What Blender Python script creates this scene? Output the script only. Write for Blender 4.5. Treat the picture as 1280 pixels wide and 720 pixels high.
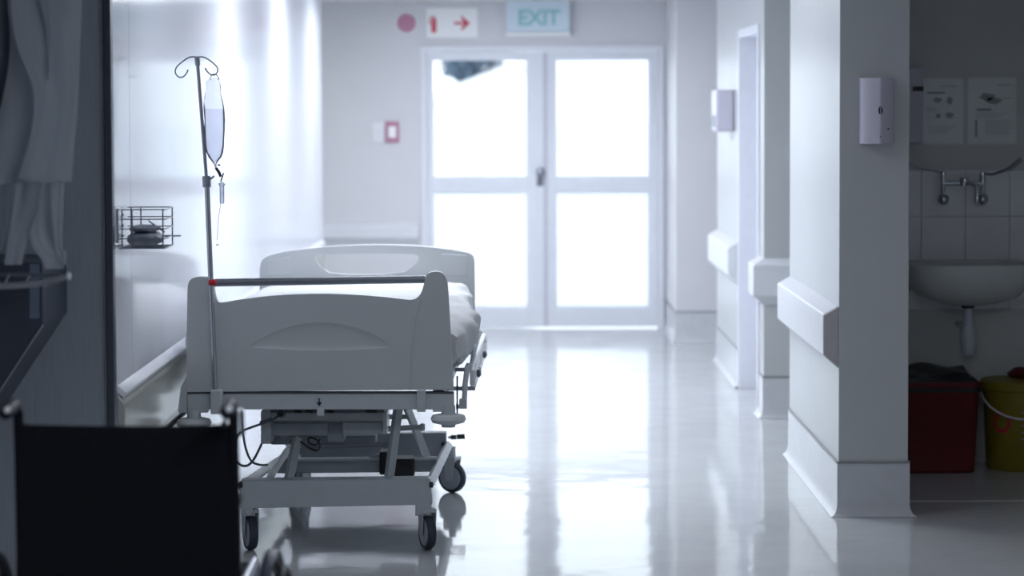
import bpy, bmesh, math, random
from mathutils import Vector, Matrix
from mathutils.geometry import tessellate_polygon
random.seed(7)
for _o in list(bpy.data.objects): bpy.data.objects.remove(_o)
scene = bpy.context.scene
COL = scene.collection
R = math.radians
PI = math.pi

# ------------------------------------------------------------------ camera
F = 3000.0                     # focal length in pixels of a 1280 px wide frame
PITCH, SHIFT, ROLL = 2.7, -90.0/1280.0, -0.0035
cd = bpy.data.cameras.new('camera'); cam = bpy.data.objects.new('camera', cd); COL.objects.link(cam)
cd.sensor_width = 36.0; cd.lens = 36.0*F/1280.0; cd.shift_y = SHIFT
cd.clip_start = 0.05; cd.clip_end = 300
cam.matrix_world = Matrix.Translation((0, 0, 1.68)) @ Matrix.Rotation(R(90-PITCH), 4, 'X') @ Matrix.Rotation(ROLL, 4, 'Z')
cd.dof.use_dof = True; cd.dof.focus_distance = 8.95; cd.dof.aperture_fstop = 2.2
scene.camera = cam

# ------------------------------------------------------------------ sky, exposure, lamps
w = bpy.data.worlds.new('sky'); scene.world = w; w.use_nodes = True
bg = w.node_tree.nodes['Background']; bg.inputs['Color'].default_value = (0.86, 0.935, 1.0, 1); bg.inputs['Strength'].default_value = 2.6
vs = scene.view_settings
scene.display_settings.display_device = 'sRGB'
vs.view_transform = 'Standard'; vs.look = 'None'; vs.exposure = 0.0; vs.gamma = 1.0; vs.use_curve_mapping = False
CEIL = 2.432
LAMP_COLOR = (0.88, 0.925, 1.0)
def area(name, loc, rot, sx, sy, power, col=LAMP_COLOR):
    l = bpy.data.lights.new(name, 'AREA'); l.shape = 'RECTANGLE'; l.size = sx; l.size_y = sy; l.energy = power; l.color = col
    o = bpy.data.objects.new(name, l); COL.objects.link(o); o.location = loc; o.rotation_euler = rot
    return o
CORRIDOR_LAMPS = ((-0.3, 11.0, 37), (-0.5, 13.4, 36), (-0.4, 15.6, 43), (-0.3, 8.6, 8))      # x, y, watts: the lit ceiling panels, the last an added fill
NEAR_FILL = (0.5, 3.6, 48)                                                   # unseen fill lamp added to brighten the dark foreground
# the daylight portal in the double doorway only helps the renderer find the sky
portal = area('daylight_portal', (0.23, 17.83, 1.05), (R(-90), 0, 0), 1.72, 2.06, 1)
portal.data.cycles.is_portal = True

# ------------------------------------------------------------------ helpers
_cm = cam.matrix_world.copy()
def at(px, py, Y):
    """the point at depth Y seen at photo pixel (px, py)"""
    v = Vector(((px-640)/F, (360-py)/F + SHIFT*1280/F, -1.0))
    d = _cm.to_3x3() @ v
    return _cm.translation + d*(Y/d.y)

def tag(o, label=None, cat=None, group=None, kind=None):
    if label: o['label'] = label
    if cat: o['category'] = cat
    if group: o['group'] = group
    if kind: o['kind'] = kind
    return o
WM = {}
def wm(o):
    return WM.get(o.name, Matrix.Identity(4)) if o else Matrix.Identity(4)
def thing(name, label, cat, loc, rz=0, group=None):
    o = bpy.data.objects.new(name, None); COL.objects.link(o)
    o.empty_display_size = 0.1
    o.location = loc; o.rotation_euler = (0, 0, rz)
    WM[o.name] = Matrix.Translation(Vector(loc)) @ Matrix.Rotation(rz, 4, 'Z')
    return tag(o, label, cat, group)

class MB:
    """collects shapes given in world coordinates; build() links them as one mesh"""
    def __init__(s): s.bm = bmesh.new()
    def _add(s, vs, fs):
        v = [s.bm.verts.new(p) for p in vs]
        for f in fs:
            try: s.bm.faces.new([v[i] for i in f])
            except ValueError: pass
        return s
    def box(s, a, b, rot=None):
        a, b = Vector(a), Vector(b); c = (a+b)/2; h = (b-a)/2
        vs = []
        for x in (-1, 1):
            for y in (-1, 1):
                for z in (-1, 1):
                    p = Vector((x*h.x, y*h.y, z*h.z))
                    if rot: p = rot @ p
                    vs.append(c+p)
        return s._add(vs, [(0,1,3,2),(4,6,7,5),(0,4,5,1),(2,3,7,6),(0,2,6,4),(1,5,7,3)])
    def boxpx(s, x0, x1, y0, y1, Y, t):
        """box whose near face at depth Y spans those photo pixels, t deep"""
        a = at(x0, y0, Y); b = at(x1, y0, Y); c = at(x1, y1, Y); d = at(x0, y1, Y)
        o = Vector((0, t, 0))
        vs = [a, b, c, d, a+o, b+o, c+o, d+o]
        return s._add(vs, [(0,3,2,1),(4,5,6,7),(0,1,5,4),(1,2,6,5),(2,3,7,6),(3,0,4,7)])
    def tube(s, pts, r, n=10, caps=True, radii=None):
        pts = [Vector(p) for p in pts]; rings = []
        up = None
        for i, p in enumerate(pts):
            t = (pts[min(i+1, len(pts)-1)] - pts[max(i-1, 0)]).normalized()
            if up is None:
                up = t.cross(Vector((0, 0, 1)))
                if up.length < 0.1: up = t.cross(Vector((0, 1, 0)))
                up.normalize()
            else:
                up = (up - t*up.dot(t)).normalized()
            v = t.cross(up); rr = radii[i] if radii else r
            rings.append([s.bm.verts.new(p + (up*math.cos(2*PI*k/n) + v*math.sin(2*PI*k/n))*rr) for k in range(n)])
        for a, b in zip(rings, rings[1:]):
            for k in range(n):
                s.bm.faces.new((a[k], a[(k+1)%n], b[(k+1)%n], b[k]))
        if caps:
            s.bm.faces.new(list(reversed(rings[0]))); s.bm.faces.new(rings[-1])
        return s
    def lathe(s, prof, c, M=None, n=28, sx=1, sy=1, closed=False):
        """prof: (radius, height) pairs about local z, placed by rotation M at c"""
        c = Vector(c); M = M or Matrix.Identity(3); rings = []
        for r, z in prof:
            rings.append([s.bm.verts.new(c + M @ Vector((max(r, 1e-5)*math.cos(2*PI*k/n)*sx, max(r, 1e-5)*math.sin(2*PI*k/n)*sy, z))) for k in range(n)])
        pr = list(zip(rings, rings[1:]))
        if closed: pr.append((rings[-1], rings[0]))
        for a, b in pr:
            for k in range(n):
                s.bm.faces.new((a[k], a[(k+1)%n], b[(k+1)%n], b[k]))
        if not closed:
            s.bm.faces.new(list(reversed(rings[0]))); s.bm.faces.new(rings[-1])
        return s
    def prism(s, outline, off, holes=(), T=None):
        """outline (and holes) as 3-D points in one plane, extruded by vector off"""
        loops = [[Vector(p) for p in outline]] + [[Vector(p) for p in h] for h in holes]
        off = Vector(off)
        tris = tessellate_polygon(loops)
        flat = [p for l in loops for p in l]
        va = [s.bm.verts.new(p) for p in flat]; vb = [s.bm.verts.new(p+off) for p in flat]
        for t in tris:
            try:
                s.bm.faces.new([va[i] for i in t]); s.bm.faces.new([vb[i] for i in reversed(t)])
            except ValueError: pass
        k = 0
        for l in loops:
            n = len(l)
            for i in range(n):
                j = (i+1) % n
                s.bm.faces.new((va[k+i], va[k+j], vb[k+j], vb[k+i]))
            k += n
        return s
    def sheet(s, rows, t=0.004):
        """rows: list of equal-length point rows -> surface with thickness along y"""
        f = [[s.bm.verts.new(p) for p in r] for r in rows]
        b = [[s.bm.verts.new(Vector(p)+Vector((0, t, 0))) for p in r] for r in rows]
        m, n = len(rows), len(rows[0])
        for i in range(m-1):
            for j in range(n-1):
                s.bm.faces.new((f[i][j], f[i+1][j], f[i+1][j+1], f[i][j+1]))
                s.bm.faces.new((b[i][j], b[i][j+1], b[i+1][j+1], b[i+1][j]))
        for i in range(m-1):
            s.bm.faces.new((f[i][0], b[i][0], b[i+1][0], f[i+1][0]))
            s.bm.faces.new((f[i][-1], f[i+1][-1], b[i+1][-1], b[i][-1]))
        for j in range(n-1):
            s.bm.faces.new((f[0][j], f[0][j+1], b[0][j+1], b[0][j]))
            s.bm.faces.new((f[-1][j], b[-1][j], b[-1][j+1], f[-1][j+1]))
        return s
    def build(s, name, mat, parent=None, smooth=True, bevel=0, seg=2, label=None, kind=None, normals=True):
        if normals: bmesh.ops.recalc_face_normals(s.bm, faces=s.bm.faces)
        M = wm(parent).inverted()
        s.bm.transform(M)
        me = bpy.data.meshes.new(name); s.bm.to_mesh(me); s.bm.free()
        o = bpy.data.objects.new(name, me); COL.objects.link(o)
        if parent: o.parent = parent
        WM[o.name] = wm(parent)
        if mat: me.materials.append(mat)
        if smooth:
            me.shade_smooth()
            try: me.set_sharp_from_angle(angle=R(38))
            except Exception: pass
        if bevel:
            m = o.modifiers.new('soft_edges', 'BEVEL'); m.width = bevel; m.segments = seg; m.limit_method = 'ANGLE'; m.angle_limit = R(35)
            m.harden_normals = False
        return tag(o, label, None, None, kind)

# ------------------------------------------------------------------ materials
def M_(name, col, rough=0.5, metal=0.0, spec=0.5, var=0.06, scale=18, bump=0.0, bscale=60, rvar=0.0, coat=0.0, sheen=0.0, emit=0.0, stretch=None):
    m = bpy.data.materials.new(name); m.use_nodes = True
    nt = m.node_tree; b = nt.nodes['Principled BSDF']
    b.inputs['Roughness'].default_value = rough; b.inputs['Metallic'].default_value = metal
    b.inputs['Specular IOR Level'].default_value = spec
    b.inputs['Coat Weight'].default_value = coat
    tc = nt.nodes.new('ShaderNodeTexCoord'); nz = nt.nodes.new('ShaderNodeTexNoise'); nz.inputs['Scale'].default_value = scale; nz.inputs['Detail'].default_value = 4
    src = tc.outputs['Object']
    if stretch:
        mp = nt.nodes.new('ShaderNodeMapping'); mp.inputs['Scale'].default_value = stretch
        nt.links.new(src, mp.inputs['Vector']); src = mp.outputs['Vector']
    nt.links.new(src, nz.inputs['Vector'])
    cr = nt.nodes.new('ShaderNodeMapRange'); cr.inputs['From Min'].default_value = 0.3; cr.inputs['From Max'].default_value = 0.7
    cr.inputs['To Min'].default_value = 1-var; cr.inputs['To Max'].default_value = 1+var
    nt.links.new(nz.outputs['Fac'], cr.inputs['Value'])
    mx = nt.nodes.new('ShaderNodeVectorMath'); mx.operation = 'SCALE'; mx.inputs[0].default_value = col[:3]
    nt.links.new(cr.outputs['Result'], mx.inputs['Scale'])
    nt.links.new(mx.outputs['Vector'], b.inputs['Base Color'])
    if rvar:
        rr = nt.nodes.new('ShaderNodeMapRange'); rr.inputs['To Min'].default_value = rough-rvar; rr.inputs['To Max'].default_value = rough+rvar
        nt.links.new(nz.outputs['Fac'], rr.inputs['Value']); nt.links.new(rr.outputs['Result'], b.inputs['Roughness'])
    if bump:
        n2 = nt.nodes.new('ShaderNodeTexNoise'); n2.inputs['Scale'].default_value = bscale; n2.inputs['Detail'].default_value = 2
        nt.links.new(src, n2.inputs['Vector'])
        bp = nt.nodes.new('ShaderNodeBump'); bp.inputs['Strength'].default_value = 1.0; bp.inputs['Distance'].default_value = bump
        nt.links.new(n2.outputs['Fac'], bp.inputs['Height']); nt.links.new(bp.outputs['Normal'], b.inputs['Normal'])
    if emit:
        b.inputs['Emission Color'].default_value = (*col[:3], 1); b.inputs['Emission Strength'].default_value = emit
    return m
def clear(name, tint, body=0.0, bodycol=(0.9, 0.93, 0.97), ior=1.45, rough=0.05):
    """thin clear sheet: see-through, with its own sheen and (body) a share of milky scatter"""
    m = bpy.data.materials.new(name); m.use_nodes = True; nt = m.node_tree
    for n in list(nt.nodes): nt.nodes.remove(n)
    out = nt.nodes.new('ShaderNodeOutputMaterial'); tr = nt.nodes.new('ShaderNodeBsdfTransparent'); tr.inputs['Color'].default_value = (*tint, 1)
    gl = nt.nodes.new('ShaderNodeBsdfGlossy'); gl.inputs['Roughness'].default_value = rough
    fr = nt.nodes.new('ShaderNodeFresnel'); fr.inputs['IOR'].default_value = ior
    df = nt.nodes.new('ShaderNodeBsdfDiffuse'); tl = nt.nodes.new('ShaderNodeBsdfTranslucent')
    nz = nt.nodes.new('ShaderNodeTexNoise'); nz.inputs['Scale'].default_value = 9
    mr = nt.nodes.new('ShaderNodeMapRange'); mr.inputs['To Min'].default_value = max(0, body-0.05); mr.inputs['To Max'].default_value = body+0.05 if body else 0.02
    nt.links.new(nz.outputs['Fac'], mr.inputs['Value'])
    df.inputs['Color'].default_value = (*bodycol, 1); tl.inputs['Color'].default_value = (*bodycol, 1)
    a = nt.nodes.new('ShaderNodeMixShader'); a.inputs[0].default_value = 0.6
    nt.links.new(df.outputs[0], a.inputs[1]); nt.links.new(tl.outputs[0], a.inputs[2])
    b = nt.nodes.new('ShaderNodeMixShader'); nt.links.new(mr.outputs[0], b.inputs[0])
    nt.links.new(tr.outputs[0], b.inputs[1]); nt.links.new(a.outputs[0], b.inputs[2])
    c = nt.nodes.new('ShaderNodeMixShader'); nt.links.new(fr.outputs[0], c.inputs[0])
    nt.links.new(b.outputs[0], c.inputs[1]); nt.links.new(gl.outputs[0], c.inputs[2])
    nt.links.new(c.outputs[0], out.inputs['Surface'])
    return m
mt = dict(
    floor=M_('vinyl_floor', (0.56, 0.58, 0.59), 0.075, var=0.03, scale=3, bump=0.0024, bscale=3.4, rvar=0.03),
    outside_floor=M_('concrete_outside', (0.62, 0.64, 0.66), 0.8, var=0.08, scale=4),
    paint=M_('wall_paint', (0.70, 0.70, 0.73), 0.45, var=0.015, scale=4, bump=0.0002, bscale=90),
    paint_gloss=M_('gloss_wall_paint', (0.55, 0.57, 0.58), 0.30, var=0.015, scale=4, bump=0.0002, bscale=40),
    laminate=M_('gloss_white_laminate', (0.86, 0.885, 0.96), 0.10, var=0.01, scale=2, spec=0.22, bump=0.0002, bscale=4),
    ceiling=M_('ceiling_paint', (0.8, 0.8, 0.82), 0.8, var=0.02),
    dark_wall=M_('dark_brushed_partition', (0.36, 0.40, 0.46), 0.42, var=0.10, scale=9, stretch=(30, 30, 0.7)),
    dark_trim=M_('dark_edge_trim', (0.07, 0.08, 0.11), 0.35),
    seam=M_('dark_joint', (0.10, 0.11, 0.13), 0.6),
    rail=M_('bumper_vinyl', (0.74, 0.76, 0.80), 0.28, var=0.02, bump=0.0001, bscale=300),
    board=M_('rail_board', (0.42, 0.44, 0.41), 0.24, var=0.03),
    capline=M_('skirting_cap_strip', (0.28, 0.29, 0.30), 0.4, var=0.03),
    railcap=M_('bumper_end_cap', (0.52, 0.50, 0.52), 0.35, var=0.03),
    skirt=M_('coved_skirting', (0.60, 0.62, 0.65), 0.22, var=0.03),
    door=M_('door_frame_paint', (0.80, 0.82, 0.88), 0.35, var=0.02),
    doorwood=M_('door_leaf_paint', (0.60, 0.60, 0.68), 0.4, var=0.03),
    tile=M_('glazed_tile', (0.90, 0.93, 0.95), 0.12, var=0.05, scale=3),
    grout=M_('alcove_wall_paint', (0.68, 0.71, 0.70), 0.6, var=0.04, scale=5),
    bedplastic=M_('bed_moulded_plastic', (0.55, 0.575, 0.59), 0.42, var=0.015, scale=8, bump=0.0001, bscale=500),
    bedmetal=M_('bed_powder_coat', (0.52, 0.56, 0.59), 0.35, var=0.03, scale=20),
    bedwhite=M_('bed_white_plastic', (0.80, 0.82, 0.86), 0.35),
    bedgrey=M_('bed_grey_box', (0.40, 0.44, 0.49), 0.4, var=0.05),
    black=M_('black_plastic', (0.015, 0.016, 0.02), 0.4),
    cable=M_('cable_rubber', (0.10, 0.12, 0.15), 0.45),
    tyre=M_('dark_tyre', (0.035, 0.042, 0.065), 0.5),
    hubgrey=M_('wheel_disc', (0.42, 0.46, 0.52), 0.35),
    steel=M_('steel', (0.50, 0.52, 0.56), 0.22, 1.0, var=0.04, rvar=0.05),
    darksteel=M_('dark_steel', (0.30, 0.32, 0.37), 0.30, 0.8, var=0.05),
    chrome=M_('chrome', (0.62, 0.66, 0.70), 0.10, 1.0, var=0.03),
    red=M_('red_plastic', (0.55, 0.02, 0.03), 0.4),
    sheet=M_('grey_cotton_sheet', (0.62, 0.63, 0.65), 0.85, var=0.04, scale=12, bump=0.004, bscale=14),
    vinylmat=M_('mattress_cover', (0.14, 0.16, 0.20), 0.45),
    nylon=M_('black_nylon', (0.0035, 0.004, 0.008), 0.8, var=0.2, scale=60, spec=0.2),
    grip=M_('black_grip', (0.008, 0.009, 0.016), 0.5, spec=0.2),
    paper=M_('paper', (0.88, 0.92, 0.94), 0.5, var=0.02),
    print=M_('print_grey', (0.38, 0.42, 0.44), 0.6),
    print_faint=M_('print_pale_grey', (0.62, 0.66, 0.69), 0.6),
    dispenser=M_('dispenser_plastic', (0.62, 0.60, 0.70), 0.3, var=0.02),
    navy=M_('dark_window', (0.012, 0.016, 0.04), 0.2),
    ceramic=M_('sink_ceramic', (0.66, 0.70, 0.70), 0.08, var=0.01),
    trap=M_('trap_plastic', (0.55, 0.60, 0.68), 0.3),
    redbin=M_('red_bin_plastic', (0.12, 0.004, 0.007), 0.45, var=0.12, scale=6),
    binbag=M_('black_bag', (0.012, 0.012, 0.014), 0.35, bump=0.006, bscale=22),
    yellow=M_('yellow_bin_plastic', (0.26, 0.20, 0.015), 0.45, var=0.08),
    signwhite=M_('sign_white', (0.92, 0.93, 0.93), 0.4, var=0.01),
    signred=M_('sign_red', (0.62, 0.03, 0.08), 0.4, var=0.02),
    signpink=M_('sign_pink', (0.50, 0.22, 0.34), 0.4, var=0.02),
    signpale=M_('exit_sign_face', (0.66, 0.78, 0.86), 0.35, var=0.01),
    signteal=M_('exit_lettering', (0.30, 0.60, 0.62), 0.4, var=0.02),
    switch=M_('switch_plate', (0.80, 0.82, 0.86), 0.4),
    building=M_('white_render', (0.88, 0.90, 0.92), 0.8, var=0.02),
    siding=M_('pale_siding', (0.80, 0.84, 0.88), 0.7, var=0.02),
    leaf=M_('veiled_leaf', (0.10, 0.15, 0.21), 0.7, var=0.4, scale=2),  # bluish lift puts the glare veil into the leaf colour
    bark=M_('bark', (0.10, 0.08, 0.07), 0.9, var=0.3),
    coat=M_('dark_coat_fabric', (0.40, 0.43, 0.49), 0.9, var=0.08, scale=7),
    packet=M_('grey_packet', (0.30, 0.33, 0.40), 0.55, var=0.15, scale=30, bump=0.004, bscale=40),
    cabinet=M_('dark_cabinet', (0.055, 0.07, 0.10), 0.35, var=0.06),
    cabinet_lit_side=M_('cabinet_lit_side_paint', (0.17, 0.22, 0.30), 0.3),
)
mt['glass'] = clear('door_glass', (0.97, 0.985, 1.0))
mt['frost'] = clear('frosted_glass', (0.97, 0.985, 1.0), 0.30, (0.93, 0.96, 1.0), rough=0.3)
mt['bag'] = clear('drip_bag_film', (0.93, 0.935, 0.97), 0.16, (0.86, 0.87, 0.94), rough=0.15)
mt['fluid'] = clear('drip_bag_fluid', (0.95, 0.95, 0.98), 0.10, (0.90, 0.91, 0.96), ior=1.2)
mt['tubing'] = clear('clear_tubing', (0.75, 0.78, 0.86), 0.25)
mt['apron'] = clear('thin_plastic_apron', (0.80, 0.84, 0.90), 0.75, (0.62, 0.66, 0.70), rough=0.35)
lampm = M_('lit_diffuser', (0.86, 0.92, 1.0), 0.5, emit=1.6)
lampfill = M_('fill_diffuser', (0.86, 0.92, 1.0), 0.5, emit=0.15)  # faint diffuser of the added fill panels

# ------------------------------------------------------------------ structure
WL = -1.295      # face of the glossy corridor wall on the left
WR = 1.32        # face of the corridor wall on the right
YF = 17.8        # end wall
def struct(name, mb, m, bevel=0, parent=None, smooth=False):
    return mb.build(name, m, parent, smooth=smooth, bevel=bevel, kind=None if parent else 'structure')
struct('floor', MB().box((-2.9, -1.6, -0.12), (3.3, 18.05, 0)), mt['floor'])
struct('ceiling', MB().box((-2.9, -1.6, CEIL), (3.3, 18.05, CEIL+0.12)), mt['ceiling'])
struct('wall_back', MB().box((-2.9, -1.6, 0), (3.3, -1.5, CEIL)), mt['dark_wall'])
struct('wall_near_left', MB().box((-2.9, -1.5, 0), (-2.7, 7.7, CEIL)), mt['dark_wall'])
# dark partition facing the camera, its edge closed with a dark trim
xe = -1.282
struct('wall_partition', MB().box((-2.9, 7.70, 0), (xe-0.024, 7.80, CEIL)), mt['dark_wall'])
t = struct('trim_1', MB().box((xe-0.024, 7.692, 0), (xe, 7.74, CEIL)), mt['dark_trim'], 0.003)
struct('trim_2', MB().box((xe-0.030, 7.690, 0), (xe-0.026, 7.70, CEIL)), mt['steel'])
# glossy left wall: carcass, two laminate panels with an open joint, and the bumper board
wl = struct('wall_left', MB().box((-1.55, 7.80, 0), (WL-0.010, 16.4, CEIL)), mt['seam'])
MB().box((WL-0.010, 7.745, 0), (WL, 8.139, CEIL)).build('panel', mt['laminate'], wl, smooth=False)
MB().box((WL-0.010, 8.143, 0), (WL, 16.4, CEIL)).build('panel', mt['laminate'], wl, smooth=False)
def rail_run(p0, p1, out, name='bumper_rail', parent=None, z0=0.60, z1=0.855, depth=0.062, mat='rail', m0=0, m1=0):
    """crash rail from p0 to p1 (xy), standing out along out; m0/m1 lengthen the outer face at a mitre"""
    p0, p1, out = Vector((*p0, 0)), Vector((*p1, 0)), Vector((*out, 0))
    d = (p1-p0).normalized(); mb = MB()
    prof = [(0, z1), (depth, z1-0.035), (depth, z0+0.055), (0, z0)]
    va = [mb.bm.verts.new(p0 + out*o + Vector((0, 0, z)) - d*m0*o) for o, z in prof]
    vb = [mb.bm.verts.new(p1 + out*o + Vector((0, 0, z)) + d*m1*o) for o, z in prof]
    for i in range(4):
        j = (i+1) % 4; mb.bm.faces.new((va[i], va[j], vb[j], vb[i]))
    mb.bm.faces.new(va); mb.bm.faces.new(list(reversed(vb)))
    return mb.build(name, mt[mat], parent, smooth=False, bevel=0.005)
b = rail_run((WL, 7.82), (WL, 16.3), (1, 0), parent=wl, z0=0.470, z1=0.735, depth=0.026, mat='board')
MB().prism([(WL, 7.83, 0.735), (WL+0.020, 7.83, 0.717), (WL+0.030, 7.83, 0.735), (WL, 7.83, 0.760)], (0, 8.47, 0)).build('rail_sheen', mt['laminate'], wl, smooth=False, bevel=0.002)  # white bevel stands in for the sheen along the board's top
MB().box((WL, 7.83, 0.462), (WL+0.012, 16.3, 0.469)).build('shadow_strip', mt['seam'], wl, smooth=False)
struct('wall_recess_left', MB().box((-1.95, 16.4, 0), (-1.80, YF, CEIL)), mt['paint'])
# end wall with the door opening
DX0, DX1, DZ = -0.672, 1.128, 2.103
we = struct('wall_end', MB().box((-1.95, YF, 0), (DX0, YF+0.22, CEIL)).box((DX1, YF, 0), (2.3, YF+0.22, CEIL)).box((DX0, YF, DZ), (DX1, YF+0.22, CEIL)), mt['paint'])
rail_run((-1.80, YF), (DX0-0.02, YF), (0, -1), parent=we, z0=0.63, z1=0.80, depth=0.05)
MB().box((-1.80, YF-0.012, 0), (DX0-0.01, YF, 0.20)).build('skirting', mt['skirt'], we, smooth=False, bevel=0.003)

# right-hand wall: block with washing alcove behind, a side opening, the door stretch, a recess, the end block
XB = 1.602
YS = 11.15
wr = struct('wall_right', MB().box((WR, 9.67, 0), (XB, 11.39, CEIL)), mt['paint_gloss'], 0.004)
rail_run((WR, 9.695), (WR, 11.36), (-1, 0), parent=wr)
rail_run((WR, 9.672), (WR, 9.694), (-1, 0), 'rail_end_cap', wr, z0=0.602, z1=0.853, depth=0.063, mat='railcap')
def coved(parent, pts, h=0.215):
    """skirting round the given xy corner line: upright band, dark cap line, flared foot"""
    mb = MB(); cap = MB()
    prof = [(0.0005, h), (0.006, h), (0.006, 0.045), (0.010, 0.025), (0.018, 0.010), (0.034, 0.0015), (0.0, 0.0)]
    P = [Vector((*p, 0)) for p in pts]; n = len(P); rows = []
    for i, p in enumerate(P):
        a = (P[i]-P[i-1]).normalized() if i else (P[1]-P[0]).normalized()
        b2 = (P[i+1]-P[i]).normalized() if i < n-1 else a
        na, nb = Vector((a.y, -a.x, 0)), Vector((b2.y, -b2.x, 0)); nn = (na+nb)/ (1+na.dot(nb))
        rows.append([p + nn*o + Vector((0, 0, z)) for o, z in prof])
    v = [[mb.bm.verts.new(q) for q in r] for r in rows]
    for i in range(n-1):
        for j in range(len(prof)-1):
            mb.bm.faces.new((v[i][j], v[i][j+1], v[i+1][j+1], v[i+1][j]))
    for i in range(n-1):
        a = (P[i+1]-P[i]).normalized(); nn = Vector((a.y, -a.x, 0))
        q0, q1 = P[i]+Vector((0, 0, h)), P[i+1]+nn*0.009+Vector((0, 0, h+0.008))
        cap.box((min(q0.x, q1.x)-0.0, min(q0.y, q1.y)-0.0, h), (max(q0.x, q1.x), max(q0.y, q1.y), h+0.008))
    mb.build('skirting', mt['skirt'], parent, normals=True)
    cap.build('skirting_cap', mt['capline'], parent, smooth=False)
# corner order keeps the outward normal on the room side
coved(wr, [(WR, 11.39), (WR, 9.67), (XB, 9.67), (XB, 11.14)])
ws = struct('wall_alcove', MB().box((XB, YS, 0), (3.05, YS+0.2, CEIL)), mt['grout'])
struct('wall_near_right', MB().box((3.05, -1.5, 0), (3.3, 12.7, CEIL)), mt['paint'])
# glazed tiles over the basin
z = at(1200, 213, YS).z; th = 0.216
tile_me = None
for r in range(3):
    for c in range(7):
        x0 = XB+0.002+c*0.205-0.11; x1 = min(x0+0.202, 3.048); xx0 = max(x0, XB+0.001)
        if x1-xx0 < 0.02: continue
        MB().box((xx0, YS-0.008, z-(r+1)*th+0.003), (x1, YS, z-r*th)).build('tile', mt['tile'], ws, smooth=False, bevel=0.0015, seg=1)
# door stretch
W2 = 1.335
w2 = struct('wall_right_middle', MB().box((W2, 12.70, 0), (2.9, 12.92, CEIL)).box((W2, 14.05, 0), (2.9, 15.60, CEIL)).box((W2, 12.92, 2.10), (2.9, 14.05, CEIL)).box((W2+0.5, 12.92, 0), (2.9, 14.05, 2.10)), mt['paint_gloss'])
rail_run((W2, 12.70), (W2, 12.91), (-1, 0), parent=w2, m0=1)
rail_run((W2, 12.70), (2.85, 12.70), (0, -1), parent=w2, m0=1)
rail_run((W2, 14.16), (W2, 15.58), (-1, 0), parent=w2)
coved(w2, [(W2, 12.92), (W2, 12.70), (2.85, 12.70)])
coved(w2, [(W2, 15.60), (W2, 14.05)])
d3 = tag(MB().box((W2+0.13, 12.97, 0.01), (W2+0.175, 14.0, 2.05)).build('door_2', mt['doorwood'], smooth=False, bevel=0.003), kind='structure')
MB().box((W2-0.012, 12.915, 0), (W2+0.18, 12.965, 2.10)).box((W2-0.012, 14.005, 0), (W2+0.18, 14.055, 2.10)).box((W2-0.012, 12.965, 2.052), (W2+0.18, 14.005, 2.10)).build('door_frame', mt['door'], d3, smooth=False, bevel=0.003)
MB().tube([(W2+0.13, 13.08, 1.03), (W2+0.08, 13.08, 1.03), (W2+0.075, 13.2, 1.03)], 0.010).build('door_handle', mt['steel'], d3)
# recess and end block
w3 = struct('wall_right_end', MB().box((1.142, 16.70, 0), (2.3, YF, CEIL)), mt['paint'], 0.004)
coved(w3, [(1.142, 17.79), (1.142, 16.70), (2.25, 16.70)])
struct('wall_recess_right', MB().box((2.3, 15.5, 0), (2.5, YF+0.22, CEIL)), mt['paint'])
# vinyl joint strip where the alcove floor begins
struct('trim_3', MB().box((XB+0.03, 10.02, 0), (3.05, 10.045, 0.002)), mt['skirt'])

# ------------------------------------------------------------------ glazed double door
def PX(px): return (px-640)/F*YF
d1 = tag(MB().box((DX0, YF-0.02, 0), (DX0+0.042, YF+0.14, DZ)).box((DX1-0.042, YF-0.02, 0), (DX1, YF+0.14, DZ)).box((DX0+0.042, YF-0.02, DZ-0.042), (DX1-0.042, YF+0.14, DZ)).build('door_1', mt['door'], smooth=False, bevel=0.004), kind='structure')
def leaf(x0, x1, gx0, gx1):
    y0, y1 = YF+0.02, YF+0.065
    zs = (0.012, 0.152, 1.020, 1.122, 2.005, DZ-0.045)
    l = MB().box((x0, y0, zs[0]), (gx0, y1, zs[5])).box((gx1, y0, zs[0]), (x1, y1, zs[5]))
    for a, b in ((0, 1), (2, 3), (4, 5)): l.box((gx0, y0, zs[a]), (gx1, y1, zs[b]))
    l = l.build('door_leaf', mt['door'], d1, smooth=False, bevel=0.003)
    bead = MB()
    for a, b in ((zs[1], zs[2]), (zs[3], zs[4])):
        for q in ((gx0, a, gx1, a+0.012), (gx0, b-0.012, gx1, b), (gx0, a+0.012, gx0+0.012, b-0.012), (gx1-0.012, a+0.012, gx1, b-0.012)):
            bead.box((q[0], y0+0.008, q[1]), (q[2], y0+0.030, q[3]))
    bead.build('glazing_bead', mt['door'], l, smooth=False)
    MB().box((gx0+0.001, y0+0.031, zs[3]), (gx1-0.001, y0+0.035, zs[4])).build('pane', mt['glass'], l, smooth=False, label='clear upper pane')
    MB().box((gx0+0.001, y0+0.031, zs[1]), (gx1-0.001, y0+0.035, zs[2])).build('pane', mt['frost'], l, smooth=False, label='frosted lower pane')
    return l
XM = 0.252
la = leaf(DX0+0.044, XM-0.002, -0.592, 0.122)
lb = leaf(XM+0.002, DX1-0.044, 0.320, 1.024)
MB().box((XM-0.018, YF+0.008, 0.02), (XM+0.012, YF+0.02, DZ-0.05)).build('meeting_strip', mt['dark_trim'] if False else mt['doorwood'], la, smooth=False)
kx = PX(676)
rotY = Matrix.Rotation(R(90), 3, 'X')
MB().lathe([(0.034, 0), (0.034, 0.008), (0.014, 0.012), (0.012, 0.03), (0.026, 0.036), (0.030, 0.05), (0.022, 0.062), (0.001, 0.066)], (kx, YF+0.02, 1.165), rotY).build('door_knob', mt['darksteel'], la, label='dark round door knob')
MB().box((kx-0.03, YF+0.014, 1.06), (kx+0.03, YF+0.02, 1.20)).build('lock_plate', mt['steel'], la, bevel=0.004)

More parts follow.
